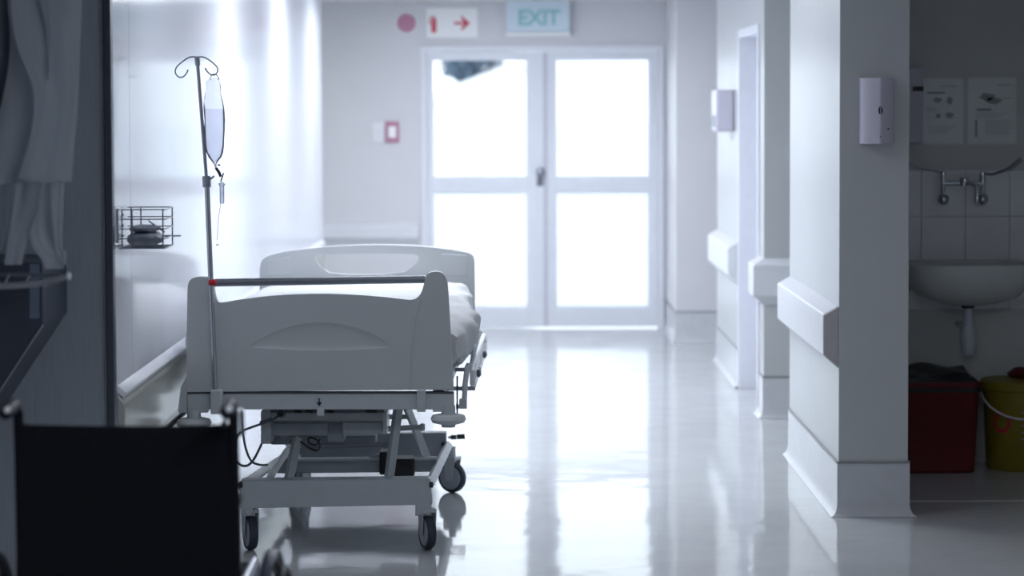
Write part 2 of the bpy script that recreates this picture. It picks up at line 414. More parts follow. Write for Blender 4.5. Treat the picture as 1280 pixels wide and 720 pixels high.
# ------------------------------------------------------------------ outside the doors
tag(MB().box((-45, 18.05, -0.14), (45, 120, -0.02)).build('ground_outside', mt['outside_floor'], smooth=False), kind='structure')
bld = thing('outbuilding', 'white gabled building with horizontal siding seen through the glass doors', 'building', (4.5, 45, -0.02))
gx = [(-1.62, 1.66), (6.0, 4.55), (13.6, 1.66)]
MB().prism([(gx[0][0], 45, 1.25), (gx[0][0], 45, 1.62), (6.0, 45, 4.4), (13.6, 45, 1.62), (13.6, 45, 1.25)], (0, 9, 0)).build('gable', mt['building'], bld, smooth=False)
MB().prism([(-1.70, 44.8, 1.60), (6.0, 44.8, 4.47), (13.7, 44.8, 1.60), (13.7, 44.8, 1.78), (6.0, 44.8, 4.65), (-1.70, 44.8, 1.78)], (0, 9.4, 0)).build('roof', mt['building'], bld, smooth=False)
MB().box((-1.5, 45.06, -0.02), (13.5, 54, 1.25)).build('wall', mt['siding'], bld, smooth=False)
for k in range(6):
    MB().box((-1.55, 45.02, 0.04+k*0.2), (13.55, 45.06, 0.04+k*0.2+0.192)).build('siding_board', mt['siding'], bld, smooth=False, bevel=0.01, seg=1)
tr = thing('leafy_tree', 'dark leafy tree behind the sloping roof outside the doors', 'tree', (-1.1, 58, -0.02))
MB().tube([(-1.1, 58, -0.02), (-1.0, 58, 1.3), (-1.15, 58.1, 2.8), (-1.0, 58, 4.2)], 0.2, 8, radii=[0.24, 0.18, 0.12, 0.05]).tube([(-1.05, 58, 1.8), (-0.4, 57.8, 2.7), (0.0, 57.7, 3.3)], 0.06, 6).tube([(-1.1, 58, 2.0), (-1.7, 58.2, 3.0)], 0.06, 6).build('trunk', mt['bark'], tr)
lf = MB()
for k in range(3200):
    c = random.choice([(-1.15, 58, 2.75, 0.62), (-1.15, 58, 2.7, 0.5), (-0.55, 57.9, 3.1, 0.7), (-1.0, 58, 4.0, 0.9), (0.0, 57.8, 3.9, 0.6)])
    v = Vector([random.gauss(0, 1) for _ in range(3)]).normalized()*c[3]*random.random()**0.4
    p = Vector(c[:3])+v; a = Vector([random.gauss(0, 1) for _ in range(3)]).normalized(); q = a.orthogonal().normalized()
    s = random.uniform(0.06, 0.13); vv = a.cross(q)
    lf._add([p-q*s, p+vv*s*0.5, p+q*s, p-vv*s*0.5], [(0, 1, 2, 3)])
lf.build('foliage', mt['leaf'], tr, smooth=False, normals=False, kind='stuff')

# ------------------------------------------------------------------ ceiling lights
def ceiling_light(x, y, watts, label, lit=True):
    t = thing('ceiling_light', label, 'light', (x, y, CEIL), group='ceiling light panels')
    MB().box((x-0.62, y-0.32, CEIL-0.030), (x+0.62, y-0.30, CEIL)).box((x-0.62, y+0.30, CEIL-0.030), (x+0.62, y+0.32, CEIL)).box((x-0.62, y-0.30, CEIL-0.030), (x-0.60, y+0.30, CEIL)).box((x+0.60, y-0.30, CEIL-0.030), (x+0.62, y+0.30, CEIL)).build('frame', mt['bedwhite'], t, smooth=False)
    MB().box((x-0.60, y-0.30, CEIL-0.018), (x+0.60, y+0.30, CEIL-0.004)).build('diffuser', lampm if lit else lampfill, t, smooth=False)
    a = area('panel_lamp', (0, 0, -0.035), (0, 0, 0), 1.16, 0.56, watts); a.parent = t
ceiling_light(*CORRIDOR_LAMPS[0], 'lit ceiling panel above the bed')
ceiling_light(*CORRIDOR_LAMPS[1], 'lit ceiling panel beside the side door')
ceiling_light(*CORRIDOR_LAMPS[2], 'lit ceiling panel nearest the glass doors')
ceiling_light(*CORRIDOR_LAMPS[3], 'added fill panel just before the bed', False)  # unseen lamp added to lift the left wall and the footboard
ceiling_light(*NEAR_FILL, 'added fill panel in the dark room', False)

# ------------------------------------------------------------------ signs on the end wall
def disc(c, r, t, name, m, parent, n=24):
    return MB().lathe([(r, 0), (r, t)], c, rotY, n).build(name, m, parent, smooth=False)
p = at(508, 29, YF)
s1 = thing('round_sign', 'round dusky pink sign high on the end wall', 'sign', (p.x, YF, p.z))
disc((p.x, YF, p.z), 0.078, 0.006, 'backing', mt['switch'], s1); disc((p.x, YF-0.006, p.z), 0.069, 0.002, 'face', mt['signpink'], s1)
a, b = at(533, 10, YF), at(597, 47, YF)
s2 = thing('fire_extinguisher_sign', 'white wall sign with red extinguisher symbol and red arrow', 'sign', ((a.x+b.x)/2, YF, b.z))
MB().box((a.x, YF-0.008, b.z), (b.x, YF, a.z)).build('plate', mt['signwhite'], s2, smooth=False)
c = at(542.5, 31, YF); y1 = YF-0.0082
MB().box((c.x-0.018, y1-0.002, c.z-0.058), (c.x+0.018, y1, c.z+0.038)).box((c.x-0.008, y1-0.002, c.z+0.038), (c.x+0.008, y1, c.z+0.058)).box((c.x-0.024, y1-0.002, c.z+0.052), (c.x+0.012, y1, c.z+0.060)).tube([(c.x-0.022, y1-0.002, c.z+0.056), (c.x-0.030, y1-0.002, c.z+0.03), (c.x-0.028, y1-0.002, c.z)], 0.004, 6).build('extinguisher_symbol', mt['signred'], s2, smooth=False)
c = at(577, 29, YF)
MB().box((c.x-0.055, y1-0.002, c.z-0.009), (c.x+0.02, y1, c.z+0.009)).prism([(c.x, y1-0.002, c.z+0.056), (c.x+0.062, y1-0.002, c.z), (c.x, y1-0.002, c.z-0.056), (c.x, y1-0.002, c.z-0.030), (c.x+0.026, y1-0.002, c.z), (c.x, y1-0.002, c.z+0.030)], (0, 0.002, 0)).build('arrow', mt['signred'], s2, smooth=False)
a, b = at(633, 0, YF-0.1), at(712, 45, YF-0.1)
s3 = thing('exit_sign', 'pale exit sign with teal lettering above the glass doors', 'sign', ((a.x+b.x)/2, YF, b.z))
MB().box((a.x, YF-0.09, b.z+0.03), (b.x, YF, CEIL-0.002)).build('housing', mt['signpale'], s3, smooth=False, bevel=0.004)
MB().box((a.x-0.005, YF-0.10, b.z), (b.x+0.005, YF, b.z+0.028)).build('lower_strip', mt['signwhite'], s3, smooth=False, bevel=0.003)
fc = bpy.data.curves.new('lettering', 'FONT'); fc.body = 'EXIT'; fc.size = 0.158; fc.offset = 0.0045; fc.extrude = 0.001; fc.align_x = 'CENTER'; fc.align_y = 'CENTER'; fc.space_character = 0.95
fo_ = bpy.data.objects.new('lettering', fc); COL.objects.link(fo_); bpy.context.view_layer.update()
lme = bpy.data.meshes.new_from_object(fo_.evaluated_get(bpy.context.evaluated_depsgraph_get())); bpy.data.objects.remove(fo_)
fo = bpy.data.objects.new('lettering', lme); COL.objects.link(fo); fo.parent = s3
c = at(673.5, 23, YF-0.09); fo.location = Vector((c.x, YF-0.0925, c.z)) - Vector(s3.location); fo.rotation_euler = (R(90), 0, 0); lme.materials.clear(); lme.materials.append(mt['signteal'])
a, b = at(482, 152, YF), at(499, 178, YF)
s4 = thing('fire_call_point', 'small red-framed call point with white middle on the end wall', 'alarm', ((a.x+b.x)/2, YF, b.z))
MB().box((a.x, YF-0.03, b.z), (b.x, YF, a.z)).build('housing', mt['signpink'], s4, smooth=False, bevel=0.006)
MB().box((a.x+0.022, YF-0.034, b.z+0.035), (b.x-0.022, YF-0.03, a.z-0.035)).build('glass_face', mt['signwhite'], s4, smooth=False)
a, b = at(466, 153, YF), at(480, 178, YF)
s5 = thing('wall_switch', 'white switch plate left of the red call point', 'switch', ((a.x+b.x)/2, YF, b.z))
MB().box((a.x, YF-0.008, b.z), (b.x, YF, a.z)).build('plate', mt['switch'], s5, smooth=False, bevel=0.002)
MB().box((a.x+0.025, YF-0.012, b.z+0.05), (b.x-0.025, YF-0.008, a.z-0.05)).build('rocker', mt['switch'], s5, smooth=False)

# ------------------------------------------------------------------ dispensers
a, b = at(1076, 97, 9.62), at(1118, 180, 9.62)
hd = thing('hand_gel_dispenser', 'lilac-white dispenser with oval dark window on the end of the near wall', 'dispenser', ((a.x+b.x)/2, 9.67, b.z))
x0, x1 = a.x, b.x; xm = (x0+x1)/2+0.004
prof = [(x0, 9.668), (x0-0.001, 9.628), (x0+0.010, 9.606), (x0+0.035, 9.590), (xm-0.010, 9.574), (xm, 9.570), (xm+0.012, 9.576), (x1-0.025, 9.602), (x1-0.006, 9.618), (x1, 9.636), (x1, 9.668)]
MB().prism([(x, y, b.z) for x, y in prof], (0, 0, a.z-b.z)).build('cover', mt['dispenser'], hd, smooth=True, bevel=0.004)
c = at(1099, 138, 9.57)
MB().lathe([(0.0085, 0), (0.0085, 0.006), (0.006, 0.008)], (xm, 9.574, c.z), rotY, 20, 1, 1.95).build('window', mt['navy'], hd)
MB().box((xm-0.001, 9.563, c.z-0.014), (xm+0.001, 9.568, c.z+0.014)).build('window_rib', mt['dispenser'], hd, smooth=False)
c = at(1110, 161, 9.6)
MB().lathe([(0.0035, 0), (0.0035, 0.008)], (c.x, 9.600, c.z), rotY, 12).build('lock', mt['black'], hd)
c = at(1099, 171, 9.57)
MB().lathe([(0.0025, 0), (0.0025, 0.006)], (xm, 9.573, c.z), rotY, 12).build('button', mt['black'], hd)

a, b = at(1110, 83, YS-0.1), at(1157, 180, YS-0.1)
td = thing('paper_towel_dispenser', 'grey-blue dispenser with black slot, half hidden behind the near wall', 'dispenser', ((a.x+b.x)/2, YS, b.z))
MB().box((a.x, YS-0.11, b.z), (b.x-0.012, YS-0.001, a.z)).build('housing', mt['dispenser'], td, bevel=0.012, seg=3)
c, d = at(1141, 108, YS-0.12), at(1156, 114, YS-0.12)
MB().box((c.x, YS-0.113, d.z), (d.x-0.004, YS-0.109, c.z)).build('slot', mt['black'], td, smooth=False)
# box on the far stretch of the wall
a, b = at(895, 112, 14.4), at(918, 165, 14.4)
fd = thing('wall_dispenser', 'lilac box fixed to the wall beyond the side door', 'dispenser', (W2, 14.55, b.z))
MB().box((a.x, 14.40, b.z), (W2-0.001, 14.72, a.z)).build('housing', mt['dispenser'], fd, bevel=0.012)
MB().box((a.x-0.004, 14.44, b.z+0.03), (a.x+0.002, 14.68, b.z+0.10)).build('opening', mt['print'], fd, smooth=False)

# ------------------------------------------------------------------ notices over the basin
def notice(x0, y0, x1, y1, label, lines, blobs, tilt=0):
    a, b = at(x0, y0, YS), at(x1, y1, YS)
    t = thing('notice', label, 'poster', ((a.x+b.x)/2, YS, b.z), group='notices above the washbasin')
    MB().box((a.x, YS-0.0022, b.z), (b.x, YS-0.0002, a.z)).build('sheet', mt['paper'], t, smooth=False)
    W, H = b.x-a.x, a.z-b.z
    m1, m2 = MB(), MB()
    for (u0, v, u1, h, dark) in lines:
        (m1 if dark else m2).box((a.x+u0*W, YS-0.0032, a.z-(v+h)*H), (a.x+u1*W, YS-0.0022, a.z-v*H))
    for (u, v, ru, rv) in blobs:
        n = 14
        m1.prism([(a.x+(u+ru*math.cos(2*PI*k/n)*(1+0.25*math.sin(3*k)))*W, YS-0.0034, a.z-(v+rv*math.sin(2*PI*k/n)*(1+0.2*math.cos(2*k)))*H) for k in range(n)], (0, 0.0012, 0))
    m1.build('print', mt['print'], t, smooth=False, kind='stuff'); m2.build('pale_print', mt['print_faint'], t, smooth=False, kind='stuff')
L1 = [(0.42, 0.11, 0.83, 0.022, 0), (0.10, 0.205, 0.55, 0.03, 1)]
for k in range(3): L1.append((0.08, 0.45+k*0.017, 0.30+0.05*k, 0.008, 0))
for k in range(4): L1.append((0.10+0.02*k, 0.735+k*0.03, 0.80-0.05*k, 0.010, 0))
L1 += [(0.08, 0.60, 0.40, 0.008, 0), (0.55, 0.60, 0.88, 0.008, 0)]
notice(1154, 98, 1203.5, 180, 'laminated notice of small drawings next to the dispenser', L1, [(0.36, 0.33, 0.10, 0.04), (0.66, 0.34, 0.07, 0.06), (0.38, 0.57, 0.06, 0.035), (0.66, 0.56, 0.10, 0.045)])
L2 = [(0.60, 0.10, 0.86, 0.022, 0), (0.18, 0.465, 0.48, 0.035, 1), (0.15, 0.64, 0.195, 0.25, 1), (0.72, 0.30, 0.90, 0.02, 0)]
for k in range(3): L2.append((0.18, 0.53+k*0.03, 0.85-0.1*k, 0.012, 0))
for k in range(9): L2.append((0.36, 0.64+k*0.026, 0.82+0.03*(k % 3), 0.010, 0))
notice(1210, 97, 1270, 180, 'notice with one dark drawing, right of the laminated one', L2, [(0.40, 0.29, 0.15, 0.055), (0.53, 0.35, 0.16, 0.05)])

# ------------------------------------------------------------------ basin and tap
bx, rimz = 2.078, 0.945
sk = thing('washbasin', 'white ceramic washbasin mounted on the tiled alcove wall', 'sink', (bx, YS, 0.75))
mb = MB(); n = 40; rings = []
prof = [(0.20, 0.000, .35), (0.45, 0.012, .45), (0.75, 0.045, .7), (0.93, 0.105, .9), (0.99, 0.160, 1), (1.0, 0.188, 1), (0.985, 0.195, 1), (0.90, 0.190, 1), (0.84, 0.160, 1), (0.70, 0.080, 1), (0.45, 0.045, 1), (0.12, 0.036, 1)]
by = YS-0.235
for s_, h_, _ in prof:
    ring = []
    for k in range(n):
        a = 2*PI*k/n; cx, sy = math.cos(a), math.sin(a)
        ex = abs(cx)**0.72*(1 if cx > 0 else -1); ey = abs(sy)**0.8*(1 if sy > 0 else -1)
        ring.append(mb.bm.verts.new((bx+0.305*s_*ex, by+0.222*s_*ey, rimz-0.195+h_)))
    rings.append(ring)
for a_, b_ in zip(rings, rings[1:]):
    for k in range(n): mb.bm.faces.new((a_[k], a_[(k+1) % n], b_[(k+1) % n], b_[k]))
mb.bm.faces.new(list(reversed(rings[0]))); mb.bm.faces.new(rings[-1])
mb.build('bowl', mt['ceramic'], sk)
MB().box((bx-0.29, YS-0.06, rimz-0.14), (bx+0.29, YS-0.0085, rimz+0.0)).build('back_ledge', mt['ceramic'], sk, bevel=0.012, seg=3)
MB().lathe([(0.030, 0), (0.030, 0.012)], (bx, by, rimz-0.207), n=20).build('waste_nut', mt['black'], sk)
MB().lathe([(0.001, -0.215), (0.020, -0.213), (0.030, -0.200), (0.036, -0.150), (0.036, -0.115), (0.024, -0.060), (0.021, -0.050), (0.021, -0.001)], (bx, by, rimz-0.207), n=24).tube([(bx, by, rimz-0.30), (bx, YS-0.01, rimz-0.30)], 0.016).build('bottle_trap', mt['trap'], sk)

tp = thing('wall_tap', 'chrome wall-mounted mixer tap with long elbow levers over the basin', 'tap', (2.09, YS, 1.30))
yt = YS-0.075
def T(px, py, y=yt): return at(px, py, y)
MB().tube([T(1179, 229), T(1229, 229)], 0.011, 14).lathe([(0.001, -0.022), (0.020, -0.018), (0.024, 0), (0.020, 0.018), (0.001, 0.022)], T(1205, 227), n=16).build('body', mt['chrome'], tp)
for px in (1179, 1228):
    q = T(px, 249)
    MB().lathe([(0.026, 0.0), (0.026, 0.02), (0.018, 0.028), (0.012, 0.034), (0.001, 0.036)], (q.x, yt+0.010, q.z), rotY, 20).tube([(q.x, YS-0.008, q.z), (q.x, yt, q.z)], 0.012).build('wall_flange', mt['chrome'], tp)
    MB().tube([T(px, 249), T(px, 236), T(px, 214)], 0.011, 12, radii=[0.012, 0.011, 0.009]).lathe([(0.014, -0.02), (0.016, 0), (0.014, 0.02)], T(px, 222), n=14).build('valve', mt['chrome'], tp)
q = T(1217, 232, yt-0.02)
MB().tube([T(1214, 229), (q.x, yt-0.03, q.z), (q.x, yt-0.09, q.z+0.004), (q.x, yt-0.10, q.z-0.02), (q.x, yt-0.10, q.z-0.075)], 0.010, 12).build('spout', mt['chrome'], tp)
MB().tube([T(1229, 217), T(1240, 218, yt-0.03), T(1256, 213, yt-0.06), T(1263, 210, yt-0.07), T(1277, 199, yt-0.08)], 0.006, 10, radii=[0.006, 0.006, 0.007, 0.010, 0.011]).build('lever', mt['darksteel'], tp)
MB().tube([T(1179, 216), T(1168, 214, yt-0.03), T(1150, 211, yt-0.06), T(1143, 208, yt-0.07), T(1132, 198, yt-0.08)], 0.004, 10, radii=[0.004, 0.004, 0.004, 0.006, 0.007]).build('lever', mt['chrome'], tp)

# ------------------------------------------------------------------ bins under the basin
rb = thing('red_bin', 'red plastic bin lined with a black bag under the washbasin', 'bin', (1.93, 10.9, 0))
mb = MB(); lv = [(0.0, 0.155, 0.135), (0.01, 0.165, 0.145), (0.39, 0.182, 0.160), (0.40, 0.188, 0.166), (0.415, 0.188, 0.166), (0.415, 0.178, 0.156), (0.05, 0.155, 0.135)]
rr = []
for zz, hx, hy in lv:
    ring = []
    for sx_, sy_ in ((-1, -1), (1, -1), (1, 1), (-1, 1)):
        for k in range(4):
            a = {(-1, -1): PI, (1, -1): 1.5*PI, (1, 1): 0, (-1, 1): 0.5*PI}[(sx_, sy_)] + k*PI/6
            rad = 0.03; ring.append(mb.bm.verts.new((1.925+sx_*(hx-rad)+rad*math.cos(a), 10.92+sy_*(hy-rad)+rad*math.sin(a), zz)))
    rr.append(ring)
for a_, b_ in zip(rr, rr[1:]):
    for k in range(16): mb.bm.faces.new((a_[k], a_[(k+1) % 16], b_[(k+1) % 16], b_[k]))
mb.bm.faces.new(list(reversed(rr[0]))); mb.bm.faces.new(rr[-1])
mb.build('body', mt['redbin'], rb)
MB().box((1.76, 10.772, 0.09), (2.09, 10.776, 0.094)).build('moulded_line', mt['redbin'], rb, smooth=False)
mb = MB(); rows = []
for i in range(13):
    u = i/12; row = []
    for j in range(13):
        v = j/12; e = min(u, 1-u, v, 1-v)
        row.append(Vector((1.925+(u-0.5)*0.385, 10.92+(v-0.5)*0.34, 0.405+0.012+0.035*v+0.02*min(1, e*6)*(1+0.6*math.sin(9*u+5*v))-(0.045 if e == 0 else 0))))
    rows.append(row)
f = [[mb.bm.verts.new(q) for q in r] for r in rows]
for i in range(12):
    for j in range(12): mb.bm.faces.new((f[i][j], f[i+1][j], f[i+1][j+1], f[i][j+1]))
mb.build('bin_liner', mt['binbag'], rb)
yb = thing('yellow_waste_bucket', 'yellow clinical waste bucket with wire handle and red emblem', 'bin', (2.31, 10.93, 0))
yc = (2.315, 10.94, 0)
MB().lathe([(0.135, 0), (0.142, 0.01), (0.160, 0.37), (0.150, 0.37), (0.135, 0.03)], yc, n=36).build('body', mt['yellow'], yb)
MB().lathe([(0.166, 0.365), (0.172, 0.37), (0.172, 0.40), (0.165, 0.408), (0.12, 0.412), (0.001, 0.415)], yc, n=36).build('lid', mt['yellow'], yb)
pts = []
for k in range(13):
    a = PI + PI*k/12
    pts.append((2.315+0.172*math.cos(a), 10.94-0.172*abs(math.sin(a))**0.8-0.006, 0.345-0.10*math.sin(PI*k/12)))
MB().tube(pts, 0.005, 8).build('handle', mt['bedwhite'], yb)
em = MB()
def on_bucket(a, zz, o=0.002):
    r_ = 0.142+(zz-0.01)*0.05+o
    return Vector((2.315+r_*math.sin(a), 10.94-r_*math.cos(a), zz))
ea = -0.70
for k in range(20):
    a0, a1 = 2*PI*k/20, 2*PI*(k+1)/20
    for rad0, rad1 in ((0.028, 0.040),):
        em._add([on_bucket(ea+math.cos(a0)*rad0/0.15, 0.225+math.sin(a0)*rad0*1.2), on_bucket(ea+math.cos(a0)*rad1/0.15, 0.225+math.sin(a0)*rad1*1.2), on_bucket(ea+math.cos(a1)*rad1/0.15, 0.225+math.sin(a1)*rad1*1.2), on_bucket(ea+math.cos(a1)*rad0/0.15, 0.225+math.sin(a1)*rad0*1.2)], [(0, 1, 2, 3)])
em.build('emblem', mt['signred'], yb, smooth=False, normals=False)
ln = MB()
for k in range(5):
    for j in range(5):
        a0 = -0.12+j*0.12; zz = 0.15+k*0.03
        ln._add([on_bucket(a0, zz), on_bucket(a0+0.12, zz), on_bucket(a0+0.12, zz+0.006), on_bucket(a0, zz+0.006)], [(0, 1, 2, 3)])
ln.build('print', mt['print'], yb, smooth=False, normals=False, kind='stuff')
MB().lathe([(0.001, 0.0), (0.05, 0.004), (0.06, 0.02), (0.03, 0.045), (0.001, 0.05)], (2.33, 10.95, 0.415), n=12, sx=1.1).build('crumpled_liner', mt['redbin'], yb, label='crumpled red bag on the lid')

# ------------------------------------------------------------------ hospital bed
YB = 8.80
BED = thing('hospital_bed', 'grey adjustable hospital bed on casters beside the glossy white wall', 'bed', (-0.7055, YB, 0), -0.022)
BM = WM[BED.name]
def L(x, y, z): return BM @ Vector((x, y, z + 0.010*x*(1 if z > 0.4 else 0.3)))
def LP(px, py, y=0.0): return at(px, py, YB+y)
def smooth_poly(pts, it=2):
    for _ in range(it):
        q = []
        for i in range(len(pts)):
            a, b = Vector(pts[i]), Vector(pts[(i+1) % len(pts)])
            q += [a*0.75+b*0.25, a*0.25+b*0.75]
        pts = q
    return pts
# footboard
fb = [(233.5, 490), (233.3, 440), (234, 372), (234.5, 356), (238, 349), (245, 346), (256, 346), (264, 347), (266.5, 352), (268, 366), (270, 374), (274, 378.5), (282, 378), (300, 374.5), (330, 370.5), (365, 368), (400, 367), (440, 368), (480, 371), (505, 374), (514, 374.8), (521, 373), (527, 366), (530.5, 352), (533, 344), (538, 340), (546, 339), (553, 341), (558, 347), (560, 357), (563, 410), (567, 487)]
out = []
for i, q in enumerate(fb):          # keep bottom corners crisp, soften the rest
    out.append(Vector((q[0], q[1], 0)))
sm = [out[0]]
for i in range(1, len(out)-1):
    a, b, c = out[i-1], out[i], out[i+1]
    sm += [b*0.75+a*0.25, b*0.75+c*0.25]
sm.append(out[-1])
lens = []
nL = 16
for k in range(nL+1):               # top arc then lower lip
    u = k/nL; lens.append((312+178*u, 434-31*math.sin(PI*u)**0.75))
for k in range(1, nL):
    u = 1-k/nL; lens.append((312+178*u, 434+4*math.sin(PI*u)))
TH = 0.036
outw = [LP(q.x, q.y) for q in sm]; lensw = [LP(x, y) for x, y in lens]
fbo = MB().prism(outw, (0, TH, 0), [lensw]).build('footboard', mt['bedplastic'], BED, bevel=0.006, seg=3)
mb = MB(); cen = LP(401, 422)
rings = []
for s_, dz in ((1.02, 0.0005), (0.9, 0.0025), (0.7, 0.0038), (0.4, 0.0042), (0.05, 0.0042)):
    rings.append([mb.bm.verts.new(cen+(q-cen)*s_+Vector((0, dz, 0))) for q in lensw])
for a_, b_ in zip(rings, rings[1:]):
    m_ = len(a_)
    for k in range(m_): mb.bm.faces.new((a_[k], a_[(k+1) % m_], b_[(k+1) % m_], b_[k]))
mb.bm.faces.new(rings[-1])
mb.build('grip_recess', mt['bedplastic'], fbo)
# moulded step lines at the posts
MB().tube([LP(513, 490-3, -0.001), LP(514, 440, -0.001), LP(519, 400, -0.001), LP(526, 374, -0.001)], 0.0025, 6).build('moulded_edge', mt['bedplastic'], fbo)
MB().tube([LP(264, 353.5, 0.018), LP(532, 349, 0.018)], 0.0145, 18).build('push_bar', mt['darksteel'], BED)
MB().tube([LP(266, 350, 0.010), LP(531, 345.6, 0.010)], 0.0045, 10).build('bar_trim', mt['steel'], BED)
# foot-end frame
MB().boxpx(234, 567.5, 492.5, 512, YB+0.004, 0.05).build('foot_beam', mt['bedmetal'], BED, bevel=0.003)
MB().boxpx(233.5, 567, 490, 492.5, YB+0.012, 0.03).build('gap_strip', mt['seam'], BED, smooth=False)
MB().boxpx(263, 277, 488, 518, YB-0.055, 0.055).build('pole_socket', mt['bedmetal'], BED, bevel=0.004)
MB().boxpx(521, 532, 487.5, 515, YB-0.010, 0.02).build('bracket', mt['bedmetal'], BED, bevel=0.003)
MB().boxpx(234, 260, 511.5, 516, YB+0.004, 0.05).build('lower_lip', mt['bedmetal'], BED, bevel=0.002)
MB().boxpx(541, 566, 510, 515, YB+0.004, 0.05).build('lower_lip', mt['bedmetal'], BED, bevel=0.002)
MB().prism([LP(226, 484), LP(233.5, 470), LP(233.5, 516), LP(222.5, 516), LP(222.5, 511)][::-1], (0, 0.05, 0)).build('side_gusset', mt['bedmetal'], BED, bevel=0.003)
MB().boxpx(396, 405, 510, 520, YB-0.002, 0.012).build('centre_tab', mt['bedmetal'], BED, bevel=0.002)
c = LP(399, 503, -0.0)
MB().box((c.x-0.0022, c.y-0.0005, c.z-0.002), (c.x+0.0022, c.y+0.005, c.z+0.016)).prism([(c.x-0.010, c.y-0.0005, c.z+0.000), (c.x+0.010, c.y-0.0005, c.z+0.000), (c.x, c.y-0.0005, c.z-0.014)], (0, 0.005, 0)).build('arrow_mark', mt['navy'], BED, smooth=False, label='small dark arrow pointing down')
for px, py in ((242.5, 528.5), (560.5, 523.5)):
    q = LP(px, py, 0.02); rad = 22.5*YB/F
    MB().lathe([(rad*0.6, -0.018), (rad*0.9, -0.013), (rad, 0), (rad*0.9, 0.013), (rad*0.55, 0.018)], q, n=28).build('bumper_disc', mt['bedplastic'], BED)
    MB().tube([q+Vector((0, 0, -0.030)), q+Vector((0, 0, 0.05))], 0.026, 18).build('bumper_post', mt['bedmetal'], BED)
# long frame and deck
for s_ in (-1, 1):
    m_ = MB(); m_.prism([L(s_*0.43-0.02, 0.05, 0.565), L(s_*0.43+0.02, 0.05, 0.565), L(s_*0.43+0.02, 0.05, 0.615), L(s_*0.43-0.02, 0.05, 0.615)], BM.to_3x3() @ Vector((0, 2.05, 0))).build('side_beam', mt['bedmetal'], BED, smooth=False)
MB().prism([L(-0.43, 2.06, 0.565), L(0.43, 2.06, 0.565), L(0.43, 2.06, 0.615), L(-0.43, 2.06, 0.615)], (0, 0.04, 0)).build('head_beam', mt['bedmetal'], BED, smooth=False)
for k in range(4):
    y0 = 0.10+k*0.49
    MB().prism([L(-0.45, y0, 0.635), L(0.45, y0, 0.635), L(0.45, y0, 0.672), L(-0.45, y0, 0.672)], BM.to_3x3() @ Vector((0, 0.46, 0))).build('deck_panel', mt['bedgrey'], BED, smooth=False, bevel=0.004)
MB().prism([L(-0.40, 0.3, 0.612), L(-0.36, 0.3, 0.612), L(-0.36, 0.3, 0.640), L(-0.40, 0.3, 0.640)], BM.to_3x3() @ Vector((0, 1.5, 0))).prism([L(0.36, 0.3, 0.612), L(0.40, 0.3, 0.612), L(0.40, 0.3, 0.640), L(0.36, 0.3, 0.640)], BM.to_3x3() @ Vector((0, 1.5, 0))).build('deck_support', mt['bedmetal'], BED, smooth=False)
# headboard
YH = YB+2.12
hb = [(324.5, 430), (324.3, 345), (325, 330), (329, 323), (338, 318.5), (360, 313.5), (400, 309), (440, 306.3), (480, 305.8), (520, 307), (555, 310.5), (578, 314), (588, 316.5), (592.5, 322), (593.5, 334), (594, 430)]
hs = []
H_ = [Vector((x, y, 0)) for x, y in hb]; hs.append(H_[0])
for i in range(1, len(H_)-1): hs += [H_[i]*0.75+H_[i-1]*0.25, H_[i]*0.75+H_[i+1]*0.25]
hs.append(H_[-1])
slot = smooth_poly([Vector((x, y, 0)) for x, y in [(392, 322), (397, 317), (516, 316.5), (525, 321), (521, 329), (501, 343), (416, 343.5), (400, 334)]], 1)
hbo = MB().prism([at(q.x, q.y, YH) for q in hs], (0, 0.034, 0), [[at(q.x, q.y, YH) for q in slot]]).build('headboard', mt['bedplastic'], BED, bevel=0.006, seg=3)
for xs in ((333, 362, 323, 345), (552, 584, 319, 345)):
    q = [at(xs[0], xs[3], YH-0.003), at(xs[1], xs[3], YH-0.003), at(xs[1], xs[2]+(0 if xs[0] > 400 else -2), YH-0.003), at(xs[0], xs[2]+(-2 if xs[0] > 400 else 3), YH-0.003)]
    MB().prism(q, (0, 0.006, 0)).build('moulded_panel', mt['bedplastic'], hbo, bevel=0.0025)
MB().boxpx(345, 575, 425, 437, YH+0.005, 0.03).build('headboard_mount', mt['bedmetal'], BED, smooth=False)
# mattress with its sheet
mb = MB(); rows = []; NY, NA = 46, 44
rnd = random.Random(3)
ph = [(rnd.uniform(5, 22), rnd.uniform(3, 14), rnd.uniform(0, 6), rnd.uniform(.3, 1)) for _ in range(9)]
for i in range(NY+1):
    v = i/NY; y = 0.065+v*1.99
    e = min(1, min(v, 1-v)*14+0.25)**0.5
    hw = (0.482+0.078*math.exp(-((y-0.62)/0.55)**2))*(0.93+0.07*e); zt = 0.672+0.215*(0.7+0.3*e)
    ring = []
    for k in range(NA):
        a = 2*PI*k/NA; cx, sz = math.cos(a), math.sin(a)
        ex = abs(cx)**0.42*(1 if cx > 0 else -1); ez = abs(sz)**0.62*(1 if sz > 0 else -1)
        zc, hh = (0.672+zt)/2, (zt-0.672)/2
        wr_ = sum(w_*math.sin(f1*y+f2*a+p_) for f1, f2, p_, w_ in ph)*0.0034
        side = max(0, -ez)*abs(cx)
        x_ = hw*ex*(1+0.012*math.sin(17*y+3*a)*abs(cx)) + (0.012*math.sin(31*y+4*a)*side)
        ring.append(mb.bm.verts.new(L(x_+wr_*cx, y, max(0.673, zc+hh*ez+wr_*sz))))
    rows.append(ring)
for a_, b_ in zip(rows, rows[1:]):
    for k in range(NA): mb.bm.faces.new((a_[k], a_[(k+1) % NA], b_[(k+1) % NA], b_[k]))
mb.bm.faces.new(rows[0]); mb.bm.faces.new(list(reversed(rows[-1])))
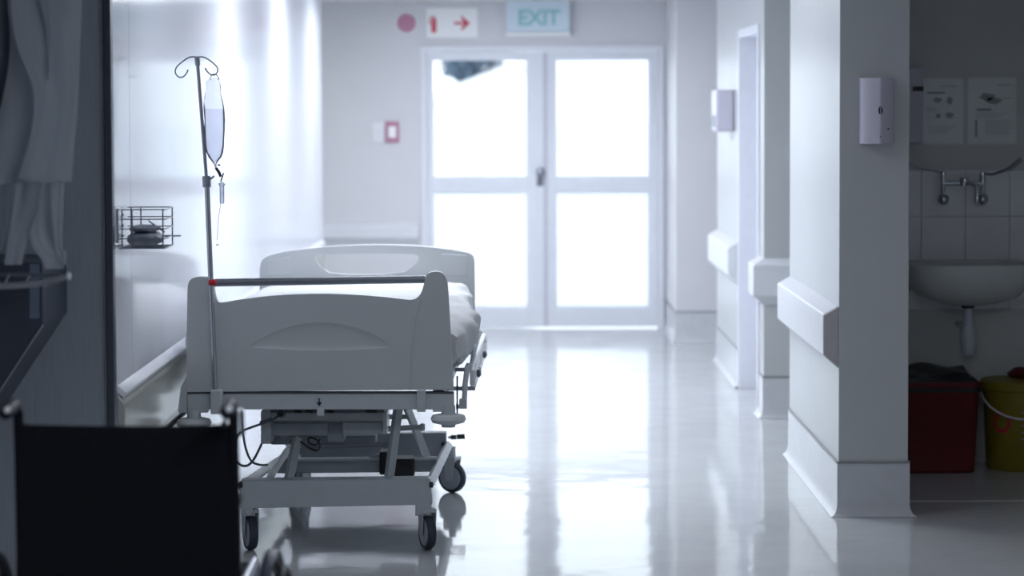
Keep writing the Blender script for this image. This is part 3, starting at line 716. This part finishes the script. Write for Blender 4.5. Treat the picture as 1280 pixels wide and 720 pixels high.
mat_o = MB().prism([L(-0.44, 0.09, 0.6725), L(0.44, 0.09, 0.6725), L(0.44, 0.09, 0.80), L(-0.44, 0.09, 0.80)], BM.to_3x3() @ Vector((0, 1.9, 0))).build('mattress', mt['vinylmat'], BED, bevel=0.02)
mb.build('bed_sheet', mt['sheet'], mat_o)
# tucked fold of the sheet at the foot corner
mb = MB()
for k in range(5):
    q0 = L(0.455+0.012*k, 0.10+0.05*k, 0.775-0.012*k); q1 = L(0.50+0.006*k, 0.28+0.07*k, 0.70+0.004*k); q2 = L(0.47, 0.30+0.05*k, 0.672)
    mb.tube([q0, (q0+q1)/2+Vector((0.012, 0, 0.006)), q1, q2], 0.014, 8, radii=[0.006, 0.016, 0.016, 0.006])
mb.build('sheet_fold', mt['sheet'], mat_o)
# folded side rails
for s_ in (1, -1):
    lab = None
    out_ = 0.545 if s_ > 0 else 0.515
    sr = MB().tube([L(s_*out_, 0.42, 0.665), L(s_*out_, 0.36, 0.648), L(s_*out_, 0.36, 0.60), L(s_*out_, 0.42, 0.585), L(s_*out_, 1.60, 0.585), L(s_*out_, 1.66, 0.60), L(s_*out_, 1.66, 0.648), L(s_*out_, 1.60, 0.665), L(s_*out_, 0.42, 0.665)], 0.011, 10).tube([L(s_*out_, 0.37, 0.625), L(s_*out_, 1.65, 0.625)], 0.009, 8).build('side_rail', mt['bedwhite'], BED)
    for y in (0.30, 0.95, 1.6):
        MB().tube([L(s_*(out_-0.03), y, 0.59), L(s_*(out_-0.018), y+0.10, 0.67)], 0.010, 8).build('rail_arm', mt['steel'], sr)
        MB().tube([L(s_*(out_-0.10), y, 0.59), L(s_*(out_+0.012), y, 0.59)], 0.008, 8).build('rail_pivot', mt['darksteel'], sr)
    for y in (0.5, 1.2):
        MB().lathe([(0.014, 0), (0.016, 0.012), (0.006, 0.018)], L(s_*(out_+0.01), y, 0.625), Matrix.Rotation(R(90*s_), 3, 'Y'), 14).build('rail_knob', mt['cable'], sr)
# bracket at the right foot corner
MB().tube([LP(570, 508, 0.10), LP(580, 508, 0.10), LP(581.5, 480, 0.12), LP(584, 458, 0.16)], 0.010, 8).boxpx(574, 583.5, 500, 511, YB+0.09, 0.05).build('corner_bracket', mt['bedmetal'], BED)
MB().tube([LP(571.5, 520, 0.06), LP(571.5, 470, 0.06)], 0.003, 6).build('release_rod', mt['black'], BED)
# under-bed machinery
MB().boxpx(330, 480, 516, 526, YB+0.35, 0.10).build('cross_member', mt['bedmetal'], BED, bevel=0.003)
MB().boxpx(326, 338.5, 514, 555, YB+0.32, 0.16).build('hanger_plate', mt['bedmetal'], BED, bevel=0.003)
MB().boxpx(338.5, 409, 529, 545, YB+0.36, 0.14).build('control_box', mt['bedgrey'], BED, bevel=0.004)
MB().boxpx(428, 478, 528, 543, YB+0.36, 0.14).build('control_box', mt['bedmetal'], BED, bevel=0.004)
MB().boxpx(409, 430, 528, 552, YB+0.42, 0.10).build('gearbox', mt['bedgrey'], BED, bevel=0.004)
MB().boxpx(478.5, 483.5, 516, 543, YB+0.35, 0.20).build('highlight_plate', mt['bedwhite'], BED, bevel=0.002)  # white slab paints a highlight beside the control box
MB().boxpx(338, 480, 512.5, 516, YB+0.30, 0.05).build('cable_tray', mt['cable'], BED, bevel=0.002)
for px in (372, 386, 412, 461, 466):
    MB().tube([LP(px-4, 514, 0.28), LP(px+5, 514.5, 0.28)], 0.006, 8).build('connector', mt['black'], BED)
MB().tube([LP(484, 536, 0.5), LP(530, 534, 0.5)], 0.011, 10).lathe([(0.012, -0.01), (0.016, 0), (0.012, 0.01)], LP(528, 534, 0.5), Matrix.Rotation(R(90), 3, 'Y'), 12).build('cross_tube', mt['bedmetal'], BED)
MB().tube([LP(484, 521, 0.6), LP(512, 521, 0.6)], 0.010, 8).build('cross_tube', mt['bedmetal'], BED)
MB().boxpx(338, 470, 545, 556, YB+0.62, 0.10).build('lift_beam', mt['bedgrey'], BED, bevel=0.006)
# lifting legs
def strut(a, b, r_, m='bedmetal', name='lift_leg'):
    MB().tube([a, b], r_, 4).build(name, mt[m], BED, smooth=False, bevel=0.003)
strut(LP(498, 508, 0.35), LP(486, 600, 0.22), 0.021)
strut(LP(371.5, 548, 0.35), LP(361, 600, 0.22), 0.021)
strut(LP(508, 508, 0.45), LP(534, 572, 1.35), 0.019)
strut(LP(352, 540, 0.50), LP(372, 572, 1.35), 0.019)
strut(LP(359, 563, 0.75), LP(338, 596, 0.30), 0.017, 'bedwhite', 'link_arm')
MB().tube([LP(362, 552, 0.5), LP(380, 558, 0.5), LP(486, 556, 0.5)], 0.009, 8).build('pivot_shaft', mt['darksteel'], BED)
# motor
MB().boxpx(482, 518, 574, 596, YB+0.75, 0.12).boxpx(474, 486, 565, 594, YB+0.78, 0.10).build('motor', mt['black'], BED, bevel=0.008)
MB().lathe([(0.001, -0.01), (0.022, 0), (0.030, 0.03), (0.032, 0.05)], LP(462, 576, 0.83), Matrix.Rotation(R(90), 3, 'Y'), 18).build('motor_end', mt['bedwhite'], BED)
# wheeled base
MB().prism([LP(300.5, 600.5, 0.15), LP(536, 598, 0.15), LP(538.5, 602, 0.15), LP(540.5, 631, 0.15), LP(299, 635.5, 0.15), LP(299.5, 604, 0.15)][::-1], (0, 0.07, 0)).build('base_beam', mt['bedmetal'], BED, bevel=0.005)
MB().prism([LP(372, 543, 1.44), LP(558, 541, 1.44), LP(558, 562, 1.44), LP(550, 575, 1.44), LP(354, 577, 1.44), LP(352, 566, 1.44)][::-1], (0, 0.07, 0)).build('base_beam', mt['bedgrey'], BED, bevel=0.005)
MB().prism([LP(350, 574, 0.80), LP(546, 572, 0.80), LP(542, 590, 0.80), LP(340, 592, 0.80)][::-1], (0, 0.05, 0)).build('base_crossbar', mt['bedgrey'], BED, bevel=0.004)
MB().tube([LP(360, 575.5, 0.795), LP(544, 573.5, 0.795)], 0.006, 6).build('ridge_highlight', mt['bedwhite'], BED)  # white of the ridge stands in for the highlight along it
for px in ((538.5, 600, 560, 553), (303, 602, 356, 567)):
    MB().tube([LP(px[0]-2, px[1]+6, 0.18), LP(px[2], px[3]+4, 1.46)], 0.022, 4).build('base_side_tube', mt['bedwhite'], BED, smooth=False, bevel=0.003)
for px, py, y_ in ((538, 606, 0.15), (300, 606, 0.15), (553, 556, 1.43)):
    MB().lathe([(0.011, -0.004), (0.011, 0.010)], LP(px, py, y_), Matrix.Rotation(R(90), 3, 'Y'), 12).build('end_plug', mt['black'], BED)
MB().tube([LP(560, 547, 1.45), LP(568, 546.5, 1.45)], 0.006, 8).build('pedal_stem', mt['steel'], BED)
MB().tube([LP(571, 546, 1.45), LP(581, 545.5, 1.45)], 0.011, 10).lathe([(0.010, -0.012), (0.010, 0.012)], LP(567, 546.5, 1.45), Matrix.Rotation(R(90), 3, 'Y'), 12).build('pedal_tip', mt['black'], BED)
# casters
def caster(px, Y, yaw, ztop, stem_dx=0.0, lab=None):
    c = Vector(((px-640)/F*Y, Y, 0.066)); M = Matrix.Rotation(yaw, 3, 'Z') @ Matrix.Rotation(R(90), 3, 'Y')
    hx = Matrix.Rotation(yaw, 3, 'Z') @ Vector((0, 1, 0))
    fk = MB().tube([c+Vector((stem_dx, 0, 0.05)), Vector((c.x+stem_dx, c.y, ztop))], 0.016, 14)
    ax = Matrix.Rotation(yaw, 3, 'Z') @ Vector((1, 0, 0))
    for s_ in (-1, 1):
        o_ = ax*0.024*s_
        fk.prism([c+o_+Vector((0, 0, -0.012))+hx*0.016, c+o_+Vector((0, 0, -0.012))-hx*0.016, c+o_-hx*0.030+Vector((0, 0, 0.082)), c+o_+hx*0.030+Vector((0, 0, 0.082))], ax*0.004*s_)
    fk.prism([c-ax*0.028+hx*0.030+Vector((0, 0, 0.076)), c+ax*0.028+hx*0.030+Vector((0, 0, 0.076)), c+ax*0.028-hx*0.030+Vector((0, 0, 0.076)), c-ax*0.028-hx*0.030+Vector((0, 0, 0.076))], (0, 0, 0.014))
    fk = fk.build('caster', mt['bedmetal'], BED, bevel=0.002)
    MB().lathe([(0.050, -0.015), (0.060, -0.017), (0.066, -0.008), (0.066, 0.008), (0.060, 0.017), (0.050, 0.015)], c, M, 32).build('tyre', mt['tyre'], fk)
    MB().lathe([(0.001, -0.0185), (0.048, -0.0175), (0.052, -0.015), (0.052, 0.015), (0.048, 0.0175), (0.001, 0.0185)], c, M, 28).build('wheel_disc', mt['hubgrey'], fk)
caster(532, 8.98, R(20), 0.170)
caster(309, 8.98, R(20), 0.170)
caster(563.5, 10.30, R(60), 0.20)
caster(372, 10.30, R(-30), 0.20)
MB().prism([LP(519, 631, 0.15), LP(538, 631, 0.15), LP(538, 642, 0.15), LP(519, 645, 0.15)][::-1], (0, 0.05, 0)).build('caster_mount', mt['bedmetal'], BED, bevel=0.003)
MB().prism([LP(301, 634, 0.15), LP(316, 634, 0.15), LP(316, 645, 0.15), LP(301, 645, 0.15)][::-1], (0, 0.05, 0)).build('caster_mount', mt['bedmetal'], BED, bevel=0.003)
# cables
def crv(pts, n=5):
    P = [Vector(p) for p in pts]; res = []
    for i in range(len(P)-1):
        p0, p1, p2, p3 = P[max(i-1, 0)], P[i], P[i+1], P[min(i+2, len(P)-1)]
        for k in range(n):
            t = k/n
            res.append(0.5*((2*p1)+(-p0+p2)*t+(2*p0-5*p1+4*p2-p3)*t*t+(-p0+3*p1-3*p2+p3)*t**3))
    return res+[P[-1]]
cb = MB().tube(crv([LP(352, 515, 0.27), LP(345, 522, 0.24), LP(335, 527, 0.2), LP(312, 535, 0.15), LP(300, 541, 0.12), LP(294, 552, 0.1), LP(292, 568, 0.1), LP(299, 580, 0.12), LP(309, 582, 0.15), LP(318, 573, 0.2), LP(327, 555, 0.28)]), 0.0048, 8)
cb.build('power_cable', mt['cable'], BED)
MB().tube(crv([LP(302, 512, 0.08), LP(303, 530, 0.08), LP(305, 550, 0.10), LP(309, 566, 0.12), LP(315, 577, 0.15), LP(325, 581, 0.2), LP(334, 581, 0.28)]), 0.0045, 8).build('handset_cable', mt['cable'], BED)
for k in range(6):
    a_ = LP(326+k*2.6, 528.7-k*1.0, 0.20); MB().lathe([(0.007, -0.0025), (0.008, 0), (0.007, 0.0025)], a_, Matrix.Rotation(R(70), 3, 'Y'), 10).build('strain_relief', mt['cable'], BED)
q = LP(352, 516, 0.27); MB().lathe([(0.017, 0), (0.017, 0.02), (0.010, 0.024), (0.010, 0.01)], q, rotY, 16).build('cable_socket', mt['cable'], BED)
MB().tube(crv([LP(376, 553, 0.30), LP(384, 558, 0.28), LP(396, 563, 0.27), LP(400, 557, 0.28), LP(396, 550, 0.28), LP(387, 547, 0.3), LP(386, 553, 0.28), LP(395, 556, 0.27), LP(400, 549, 0.3)]), 0.0035, 8).tube(crv([LP(376, 552, 0.3), LP(388, 561, 0.26), LP(397, 564, 0.26)]), 0.0035, 8).build('coiled_cable', mt['black'], BED)

# ------------------------------------------------------------------ drip pole on the bed's foot end
q = LP(270, 515, -0.028)
IV = thing('drip_pole', 'slim steel drip pole leaning up from the foot end of the bed', 'pole', q)
yq = -0.030
MB().tube([LP(270, 512, yq), LP(258.5, 225, yq)], 0.0098, 14).build('lower_tube', mt['steel'], IV)
MB().tube([LP(258.6, 230, yq), LP(246.5, 73, yq)], 0.0062, 12).build('upper_tube', mt['darksteel'], IV)
MB().tube([LP(258.7, 234, yq), LP(258, 220, yq)], 0.0155, 14).tube([LP(260, 226, yq), LP(268, 220, yq-0.01)], 0.004, 8).build('collar', mt['darksteel'], IV)
MB().tube([LP(247.2, 82, yq), LP(246.3, 71, yq)], 0.0095, 12).build('top_cap', mt['darksteel'], IV)
MB().tube(crv([LP(246.3, 71.5, yq), LP(237, 71.5, yq), LP(227, 78, yq), LP(220.5, 84.5, yq), LP(219.3, 91, yq), LP(223, 96, yq), LP(229, 96, yq), LP(233.5, 91, yq), LP(235, 87, yq)]), 0.0028, 8).build('hook', mt['darksteel'], IV)
MB().tube(crv([LP(246.3, 71.5, yq), LP(255, 71.5, yq), LP(264, 77, yq), LP(271, 83.5, yq), LP(272, 89, yq), LP(268.5, 93.5, yq), LP(263, 93, yq), LP(258.5, 88.5, yq), LP(256.5, 85, yq)]), 0.0028, 8).build('hook', mt['darksteel'], IV)
MB().tube([LP(261.3, 353, yq-0.004), LP(270, 353, yq-0.004)], 0.0115, 12).box(LP(263, 357, yq-0.012), LP(269, 349, yq+0.03)).build('clip', mt['red'], IV, label='red clip holding the pole to the bar')

# ------------------------------------------------------------------ drip bag
q = LP(268, 94, yq)
BAG = thing('drip_bag', 'clear half-empty drip bag hanging from the hook of the pole', 'drip bag', LP(268, 205, yq))
prof = [(97, 262, 274), (102, 258, 275), (110, 257.5, 276), (118, 256.5, 276.5), (126, 254.5, 278.5), (136, 254.5, 280.5), (150, 255, 281), (165, 255.5, 281), (180, 256, 280.5), (190, 257.5, 279), (197, 261, 276.5), (202, 265, 272.5), (205.5, 267.5, 270.5)]
def bagmesh(rows_, thick, wob):
    mb = MB(); rs = []
    for y, xl, xr in rows_:
        a, b = LP(xl, y, yq), LP(xr, y, yq); c = (a+b)/2; hw = (b-a).length/2; n = 20; ring = []
        th_ = min(thick, hw*0.9)*(0.25 if y < 112 else 0.25+0.75*min(1, (y-112)/45))
        for k in range(n):
            g = 2*PI*k/n
            ring.append(mb.bm.verts.new(c+Vector((hw*math.cos(g)*(1+wob*math.sin(5*g+y*0.3)), th_*math.sin(g)*(1+wob*3*math.sin(4*g+y*0.5)), 0))))
        rs.append(ring)
    for a_, b_ in zip(rs, rs[1:]):
        for k in range(20): mb.bm.faces.new((a_[k], a_[(k+1) % 20], b_[(k+1) % 20], b_[k]))
    mb.bm.faces.new(rs[0]); mb.bm.faces.new(list(reversed(rs[-1])))
    return mb
bagmesh(prof, 0.022, 0.05).build('bag_film', mt['bag'], BAG)
bagmesh([(y, xl+1.2, xr-1.2) for y, xl, xr in prof[5:-1]], 0.018, 0.0).build('fluid', mt['fluid'], BAG)
MB().tube(crv([LP(263, 100, yq), LP(264, 95, yq), LP(268, 92.5, yq-0.004), LP(272, 95, yq), LP(273.5, 100, yq)]), 0.0025, 6).build('hanging_loop', mt['tubing'], BAG)
MB().tube([LP(269, 205, yq), LP(270, 211, yq)], 0.004, 8).build('port', mt['bedwhite'], BAG)
MB().tube([LP(270, 210, yq), LP(274, 216, yq), LP(276, 221, yq)], 0.0055, 8).tube([LP(272, 206, yq), LP(275.5, 206.5, yq)], 0.003, 6).tube([LP(276, 227, yq-0.005), LP(279.5, 216, yq-0.005)], 0.0028, 6).build('clamp', mt['navy'], BAG)
MB().lathe([(0.006, -0.075), (0.0085, -0.07), (0.0085, -0.01), (0.012, -0.006), (0.012, 0), (0.004, 0.004)], LP(277.3, 229, yq), n=16).build('drip_chamber', mt['tubing'], BAG)
MB().tube(crv([LP(276, 254, yq), LP(273, 275, yq), LP(271.5, 300, yq)]), 0.0015, 6).tube([LP(270, 306, yq), LP(273.5, 306, yq)], 0.0035, 6).build('line', mt['tubing'], BAG)

# ------------------------------------------------------------------ wire basket on the glossy wall
y0, y1 = 7.86, 8.05
zt = at(180, 262, y0).z; zb = at(180, 310.5, y0).z
xr = at(205, 262, y0).x; xl = WL+0.004
WB = thing('wire_basket', 'small wire basket fixed to the glossy white wall near the partition', 'basket', (WL, 7.95, zb))
for k in range(5):
    zz = zt-(zt-zb)*k/4
    MB().tube([(xl, y0, zz), (xr, y0, zz), (xr+0.003, y0+0.004, zz), (xr+0.003, y1-0.004, zz), (xr, y1, zz), (xl, y1, zz)], 0.0022, 6).build('wire_ring', mt['darksteel'], WB)
for x, y in ((xl+0.012, y0), (xl+0.045, y0), (xr-0.004, y0), (xr, y1), (xl+0.045, y1), (xl+0.012, y1)):
    MB().tube([(x, y, zb), (x, y, zt)], 0.0024, 6).build('upright_wire', mt['darksteel'], WB)
for k in range(7):
    yy = y0+(y1-y0)*(k+0.5)/7
    MB().tube([(xl, yy, zb), (xr, yy, zb)], 0.0018, 6).build('floor_wire', mt['darksteel'], WB)
MB().box((WL+0.0005, y0-0.01, zb+0.018), (WL+0.006, y0+0.06, zt+0.004)).build('wall_bracket', mt['steel'], WB, smooth=False, bevel=0.002)
for k in range(3):
    MB().lathe([(0.003, 0), (0.003, 0.012)], (WL+0.020, y0-0.0, zt-0.016-k*0.035), rotY, 8).build('screw', mt['black'], WB)
def lump(c, r_, name, m, parent, seed, n=14):
    rn = random.Random(seed); mb = MB(); rs = []
    for i in range(n+1):
        th_ = PI*i/n; ring = []
        for k in range(n*2):
            g = PI*k/n; s_ = 1+0.10*math.sin(3*g+seed)*math.sin(2*th_)+0.07*math.sin(7*g+5*th_+seed)
            e_ = max(0.0, math.sin(th_))**0.6
            cg, sg = math.cos(g), math.sin(g)
            ring.append(mb.bm.verts.new(Vector(c)+Vector((r_[0]*math.copysign(abs(cg)**0.6, cg)*e_*s_, r_[1]*math.copysign(abs(sg)**0.6, sg)*e_*s_, -r_[2]*math.cos(th_)*s_))))
        rs.append(ring)
    for a_, b_ in zip(rs, rs[1:]):
        for k in range(n*2): mb.bm.faces.new((a_[k], a_[(k+1) % (2*n)], b_[(k+1) % (2*n)], b_[k]))
    bmesh.ops.remove_doubles(mb.bm, verts=mb.bm.verts, dist=0.0002)
    return mb.build(name, m, parent)
a = at(187, 304, 7.93)
pk = lump((-1.216, 7.952, zb+0.028), (0.056, 0.072, 0.021), 'supply_packet', mt['packet'], None, 2)
tag(pk, 'larger crumpled grey packet on the floor of the wire basket', 'packet', 'packets in the wire basket')
pk = lump((-1.218, 7.955, zb+0.061), (0.048, 0.055, 0.012), 'supply_packet', mt['packet'], None, 5)
tag(pk, 'thin grey packet lying on top of the larger one in the basket', 'packet', 'packets in the wire basket')
tag(MB().tube([at(186, 276, 7.93), at(198, 285, 7.95), at(206, 290, 7.96)], 0.0028, 8).build('wooden_spatula', mt['packet']), 'short grey stick leaning in the wire basket', 'stick')
tag(MB().tube([at(196, 296, 8.00), at(215, 295, 8.02), at(226, 294.6, 8.03)], 0.0026, 8).build('swab', mt['packet']), 'thin stick poking out of the right side of the wire basket', 'stick')

# ------------------------------------------------------------------ wheelchair seen from behind
YW = 5.80
WC = thing('wheelchair', 'black folding wheelchair seen from behind beside the dark partition', 'wheelchair', (-0.932, YW, 0))
def WP(px, py, dy=0): return at(px, py, YW+dy)
rows = []
for i in range(15):
    v = i/14; row = []
    for j in range(17):
        u = j/16; x_ = 20+276*u
        top = 530+5.0*math.sin(PI*u)**0.6
        y_ = top+(790-top)*v
        q = WP(x_, y_); q.y += 0.028*math.sin(PI*u)+0.003*math.sin(9*u+4*v)
        row.append(q)
    rows.append(row)
MB().sheet(rows, 0.012).build('backrest', mt['nylon'], WC)
xL, xR = WP(23, 540).x, WP(292, 540).x
for s_, x in ((-1, xL), (1, xR)):
    MB().tube([(x, YW+0.02, 0.42), (x, YW+0.01, 0.80), (x, YW, 0.93), (x, YW-0.03, 0.953), (x, YW-0.08, 0.957)], 0.0125, 12).build('back_tube', mt['nylon'], WC)
    g = MB().tube([(x, YW-0.05, 0.957), (x+0.002, YW-0.10, 0.955), (x+0.003*(1 if s_ > 0 else 1), YW-0.165, 0.953)], 0.0165, 14, radii=[0.0165, 0.0175, 0.0165]).build('grip', mt['grip'], WC)
    MB().lathe([(0.008, 0), (0.007, 0.003), (0.003, 0.005)], (x+0.009, YW-0.168, 0.961), rotY, 16).build('grip_glint', mt['bedwhite'], g, label='painted highlight on the grip end')  # small white disc painted as the glint on the black grip
    # seat side frame
    MB().tube([(x, YW+0.02, 0.47), (x, YW+0.45, 0.48), (x, YW+0.50, 0.42), (x, YW+0.56, 0.18)], 0.0125, 10).tube([(x, YW+0.02, 0.44), (x, YW+0.02, 0.22), (x, YW+0.42, 0.22), (x, YW+0.42, 0.47)], 0.0125, 10).build('side_frame', mt['darksteel'], WC)
    MB().box((x-0.020-s_*0.035, YW+0.05, 0.655), (x+0.020-s_*0.035, YW+0.33, 0.685)).build('armrest', mt['grip'], WC, bevel=0.008)
    MB().tube([(x-s_*0.03, YW+0.08, 0.47), (x-s_*0.03, YW+0.08, 0.66)], 0.010, 8).build('arm_post', mt['darksteel'], WC)
    MB().tube([(x-s_*0.03, YW+0.32, 0.47), (x-s_*0.03, YW+0.32, 0.66)], 0.010, 8).build('arm_post', mt['darksteel'], WC)
    xw = -0.932+s_*0.344
    Mx = Matrix.Rotation(R(90), 3, 'Y')
    wh = MB().lathe([(0.278, -0.012), (0.292, -0.016), (0.2985, 0), (0.292, 0.016), (0.278, 0.012)], (xw, YW-0.02, 0.299), Mx, 48, closed=True).build('rear_wheel', mt['tyre'], WC)
    MB().lathe([(0.266, -0.008), (0.279, -0.010), (0.279, 0.010), (0.266, 0.008)], (xw, YW-0.02, 0.299), Mx, 48, closed=True).build('wheel_rim', mt['grip'], wh)
    sp = MB()
    for k in range(20):
        a_ = 2*PI*k/20; sp.tube([(xw+(0.012 if k % 2 else -0.012), YW-0.02+0.02*math.cos(a_), 0.299+0.02*math.sin(a_)), (xw, YW-0.02+0.268*math.cos(a_+0.15), 0.299+0.268*math.sin(a_+0.15))], 0.0013, 5)
    sp.tube([(xw-s_*0.045, YW-0.02, 0.299), (xw+s_*0.025, YW-0.02, 0.299)], 0.018, 12).build('spokes', mt['steel'], wh)
    cw = []
    for k in range(33):
        a_ = 2*PI*k/32; cw.append((xw+s_*0.030, YW-0.02+0.25*math.cos(a_), 0.299+0.25*math.sin(a_)))
    MB().tube(cw, 0.009, 8, caps=False).build('hand_rim', mt['grip'], wh)
    xc = -0.932+s_*0.235
    fw = MB().lathe([(0.001, -0.015), (0.085, -0.016), (0.095, 0), (0.085, 0.016), (0.001, 0.015)], (xc, YW+0.50, 0.095), Mx, 24).build('front_wheel', mt['tyre'], WC)
    MB().tube([(xc, YW+0.50, 0.095), (xc-s_*0.024, YW+0.50, 0.10), (xc-s_*0.02, YW+0.47, 0.205), (xc+s_*0.02, YW+0.46, 0.30)], 0.010, 8).build('fork', mt['darksteel'], fw)
    MB().box((xc-0.06, YW+0.62, 0.10), (xc+0.06, YW+0.78, 0.112)).tube([(x, YW+0.55, 0.2), (xc, YW+0.66, 0.112)], 0.009, 8).build('footplate', mt['grip'], WC)
    MB().tube([(x+0.0, YW+0.0, 0.49), (x+s_*0.02, YW+0.10, 0.50)], 0.007, 8).build('brake', mt['darksteel'], WC)
MB().box((xL, YW+0.03, 0.470), (xR, YW+0.44, 0.482)).build('seat', mt['nylon'], WC, bevel=0.004)
MB().tube([(xL, YW+0.12, 0.23), (xR, YW+0.12, 0.46)], 0.011, 8).tube([(xR, YW+0.15, 0.23), (xL, YW+0.15, 0.46)], 0.011, 8).build('cross_brace', mt['darksteel'], WC)
# thin lever hanging by the right handle
MB().tube([WP(284, 520, -0.02), WP(281, 526, -0.02), WP(280.5, 532, -0.02)], 0.0045, 8).lathe([(0.008, -0.008), (0.009, 0), (0.006, 0.008)], WP(280, 532, -0.02), n=10).build('release_lever', mt['grip'], WC)
MB().tube([WP(302, 512, 0.03), WP(303, 545, 0.03)], 0.006, 8).tube([WP(291, 515, 0.02), WP(302, 512, 0.03)], 0.005, 8).build('lever_rod', mt['steel'], WC)

# ------------------------------------------------------------------ dark left side: cabinet, metal shelf, aprons
YC = 7.30
CB = thing('wall_cabinet', 'dark cabinet with slanted underside behind the metal shelf rail', 'cabinet', at(0, 500, 7.5))
MB().prism([at(-75, 328, YC), at(53, 328, YC), at(54, 404, YC), at(-75, 600, YC)][::-1], (0, 7.70-YC, 0)).build('body', mt['cabinet'], CB, smooth=False, bevel=0.004)
MB().boxpx(37, 49, 330, 398, YC-0.004, 0.004).build('lit_side_strip', mt['cabinet_lit_side'], CB, smooth=False)  # paler strip paints the cabinet's lit side face
MB().tube([at(54, 405.5, YC-0.002), at(-75, 601.5, YC-0.002)], 0.0035, 6).build('lower_edge', mt['steel'], CB)
YR = 6.5
SR = thing('metal_shelf', 'pale metal rail shelf jutting in from the left below the aprons', 'shelf', at(0, 350, YR+0.2))
MB().tube(crv([at(-120, 360, YR), at(0, 357.5, YR), at(40, 355, YR), at(60, 351.5, YR), at(85, 345.5, YR)]), 0.0095, 14).build('front_tube', mt['steel'], SR)
MB().tube([at(-120, 340, YR+0.55), at(0, 343, YR+0.5), at(76, 345, YR+0.35)], 0.006, 10).build('back_tube', mt['darksteel'], SR)
MB().lathe([(0.0098, -0.004), (0.011, 0), (0.0098, 0.004)], at(86, 345.2, YR), Matrix.Rotation(R(90), 3, 'Y'), 14).build('end_cap', mt['bedwhite'], SR, label='pale rounded end of the rail')
for k in range(7):
    x_ = -100+k*26; MB().tube([at(x_, 358 if x_ > 0 else 359, YR), at(x_+8, 343, YR+0.48)], 0.0025, 6).build('cross_wire', mt['darksteel'], SR)
MB().box((-2.70, YR-0.02, 1.13), (-2.02, YR+0.02, 1.19)).build('wall_arm', mt['darksteel'], SR, smooth=False)

def cloth(rows_, Y, folds, amp, nx=18, ny=6, seed=0, lean=0.0):
    rn = random.Random(seed); P = [(rn.uniform(0, 6), rn.uniform(.6, 1.4)) for _ in range(3)]
    full = []
    for (y0_, a0, b0), (y1_, a1, b1) in zip(rows_, rows_[1:]):
        for k in range(ny):
            t = k/ny; ts = t
            full.append((y0_+(y1_-y0_)*t, a0+(a1-a0)*ts, b0+(b1-b0)*ts))
    full.append(rows_[-1])
    # soften the outline
    for _ in range(3):
        full = [full[0]]+[(full[i][0], (full[i-1][1]+2*full[i][1]+full[i+1][1])/4, (full[i-1][2]+2*full[i][2]+full[i+1][2])/4) for i in range(1, len(full)-1)]+[full[-1]]
    res = []
    for y, a, b in full:
        row = []
        for j in range(nx+1):
            u = j/nx; q = at(a+(b-a)*u, y, Y)
            q.y += amp*(math.sin(folds*2*PI*u+P[0][0]+y*0.006)+0.5*math.sin(folds*3.7*u+P[1][0]+y*0.013))+lean*(y/300)
            row.append(q)
        res.append(row)
    return MB().sheet(res, 0.002)
HR = thing('apron_rail', 'dark rail carrying the hanging aprons above the cabinet', 'rail', (-2.2, 6.9, 2.2))
MB().tube([(-2.70, 6.92, 2.16), (-1.50, 6.92, 2.16)], 0.012, 12).tube([(-1.52, 6.92, 2.16), (-1.52, 7.70, 2.16)], 0.010, 10).build('bar', mt['darksteel'], HR)
for x in (-2.35, -2.05, -1.85, -1.6):
    MB().tube(crv([(x, 6.92, 2.16), (x, 6.90, 2.10), (x, 6.86, 2.075), (x, 6.85, 2.11)]), 0.004, 6).build('hook', mt['steel'], HR)
AP = thing('plastic_apron', 'translucent pale plastic apron with ties hanging in front of the dark coat', 'apron', at(55, 228, 6.86), group='hanging plastic aprons')
cloth([(-62, 25, 98), (0, 12, 102), (50, 18, 99.5), (85, 32, 98), (112, 43, 97), (145, 42, 95), (180, 36, 92), (228, 20, 88)], 6.84, 2.0, 0.006, seed=1).build('apron_body', mt['apron'], AP)
cloth([(0, 42, 60), (30, 53, 62), (60, 57, 62), (100, 58, 61)], 6.81, 1, 0.004, 6, seed=4).build('fold', mt['apron'], AP)
cloth([(222, 21, 55), (255, 17, 50), (295, 10, 35), (331, 5, 27)], 6.86, 1.2, 0.006, 10, seed=2).build('tie', mt['apron'], AP)
cloth([(222, 34, 56), (262, 33, 55), (290, 34, 58), (312, 42, 68), (324, 52, 80), (336, 57, 80)], 6.88, 1.0, 0.006, 10, seed=3).build('tie', mt['apron'], AP)
cloth([(222, 64, 80), (262, 64, 79), (312, 69, 77), (314, 70, 83), (331, 73, 83)], 6.87, 1.0, 0.004, 8, seed=5).build('tie', mt['apron'], AP)
CT = thing('dark_coat', 'dark grey coat hanging behind the plastic apron', 'coat', at(0, 228, 6.98))
cloth([(-62, -70, 20), (0, -70, 14), (50, -70, 17), (100, -70, 38), (140, -70, 43), (190, -70, 34), (230, -70, 21)], 6.96, 2, 0.008, seed=8).build('coat_body', mt['coat'], CT)
cloth([(-62, -60, 4), (0, -60, 9), (50, -60, 13), (90, -60, 10), (135, -60, 1)], 6.91, 2, 0.010, seed=9).build('lapel', mt['cabinet'], CT)
AP2 = thing('plastic_apron', 'second pale apron at the left edge, its hem below the dark coat', 'apron', at(-20, 318, 7.04), group='hanging plastic aprons')
cloth([(-62, -70, -10), (100, -70, 5), (228, -66, 12), (270, -64, 12), (300, -60, 8), (320, -58, -1)], 7.05, 2, 0.010, seed=11).build('apron_body', mt['apron'], AP2)
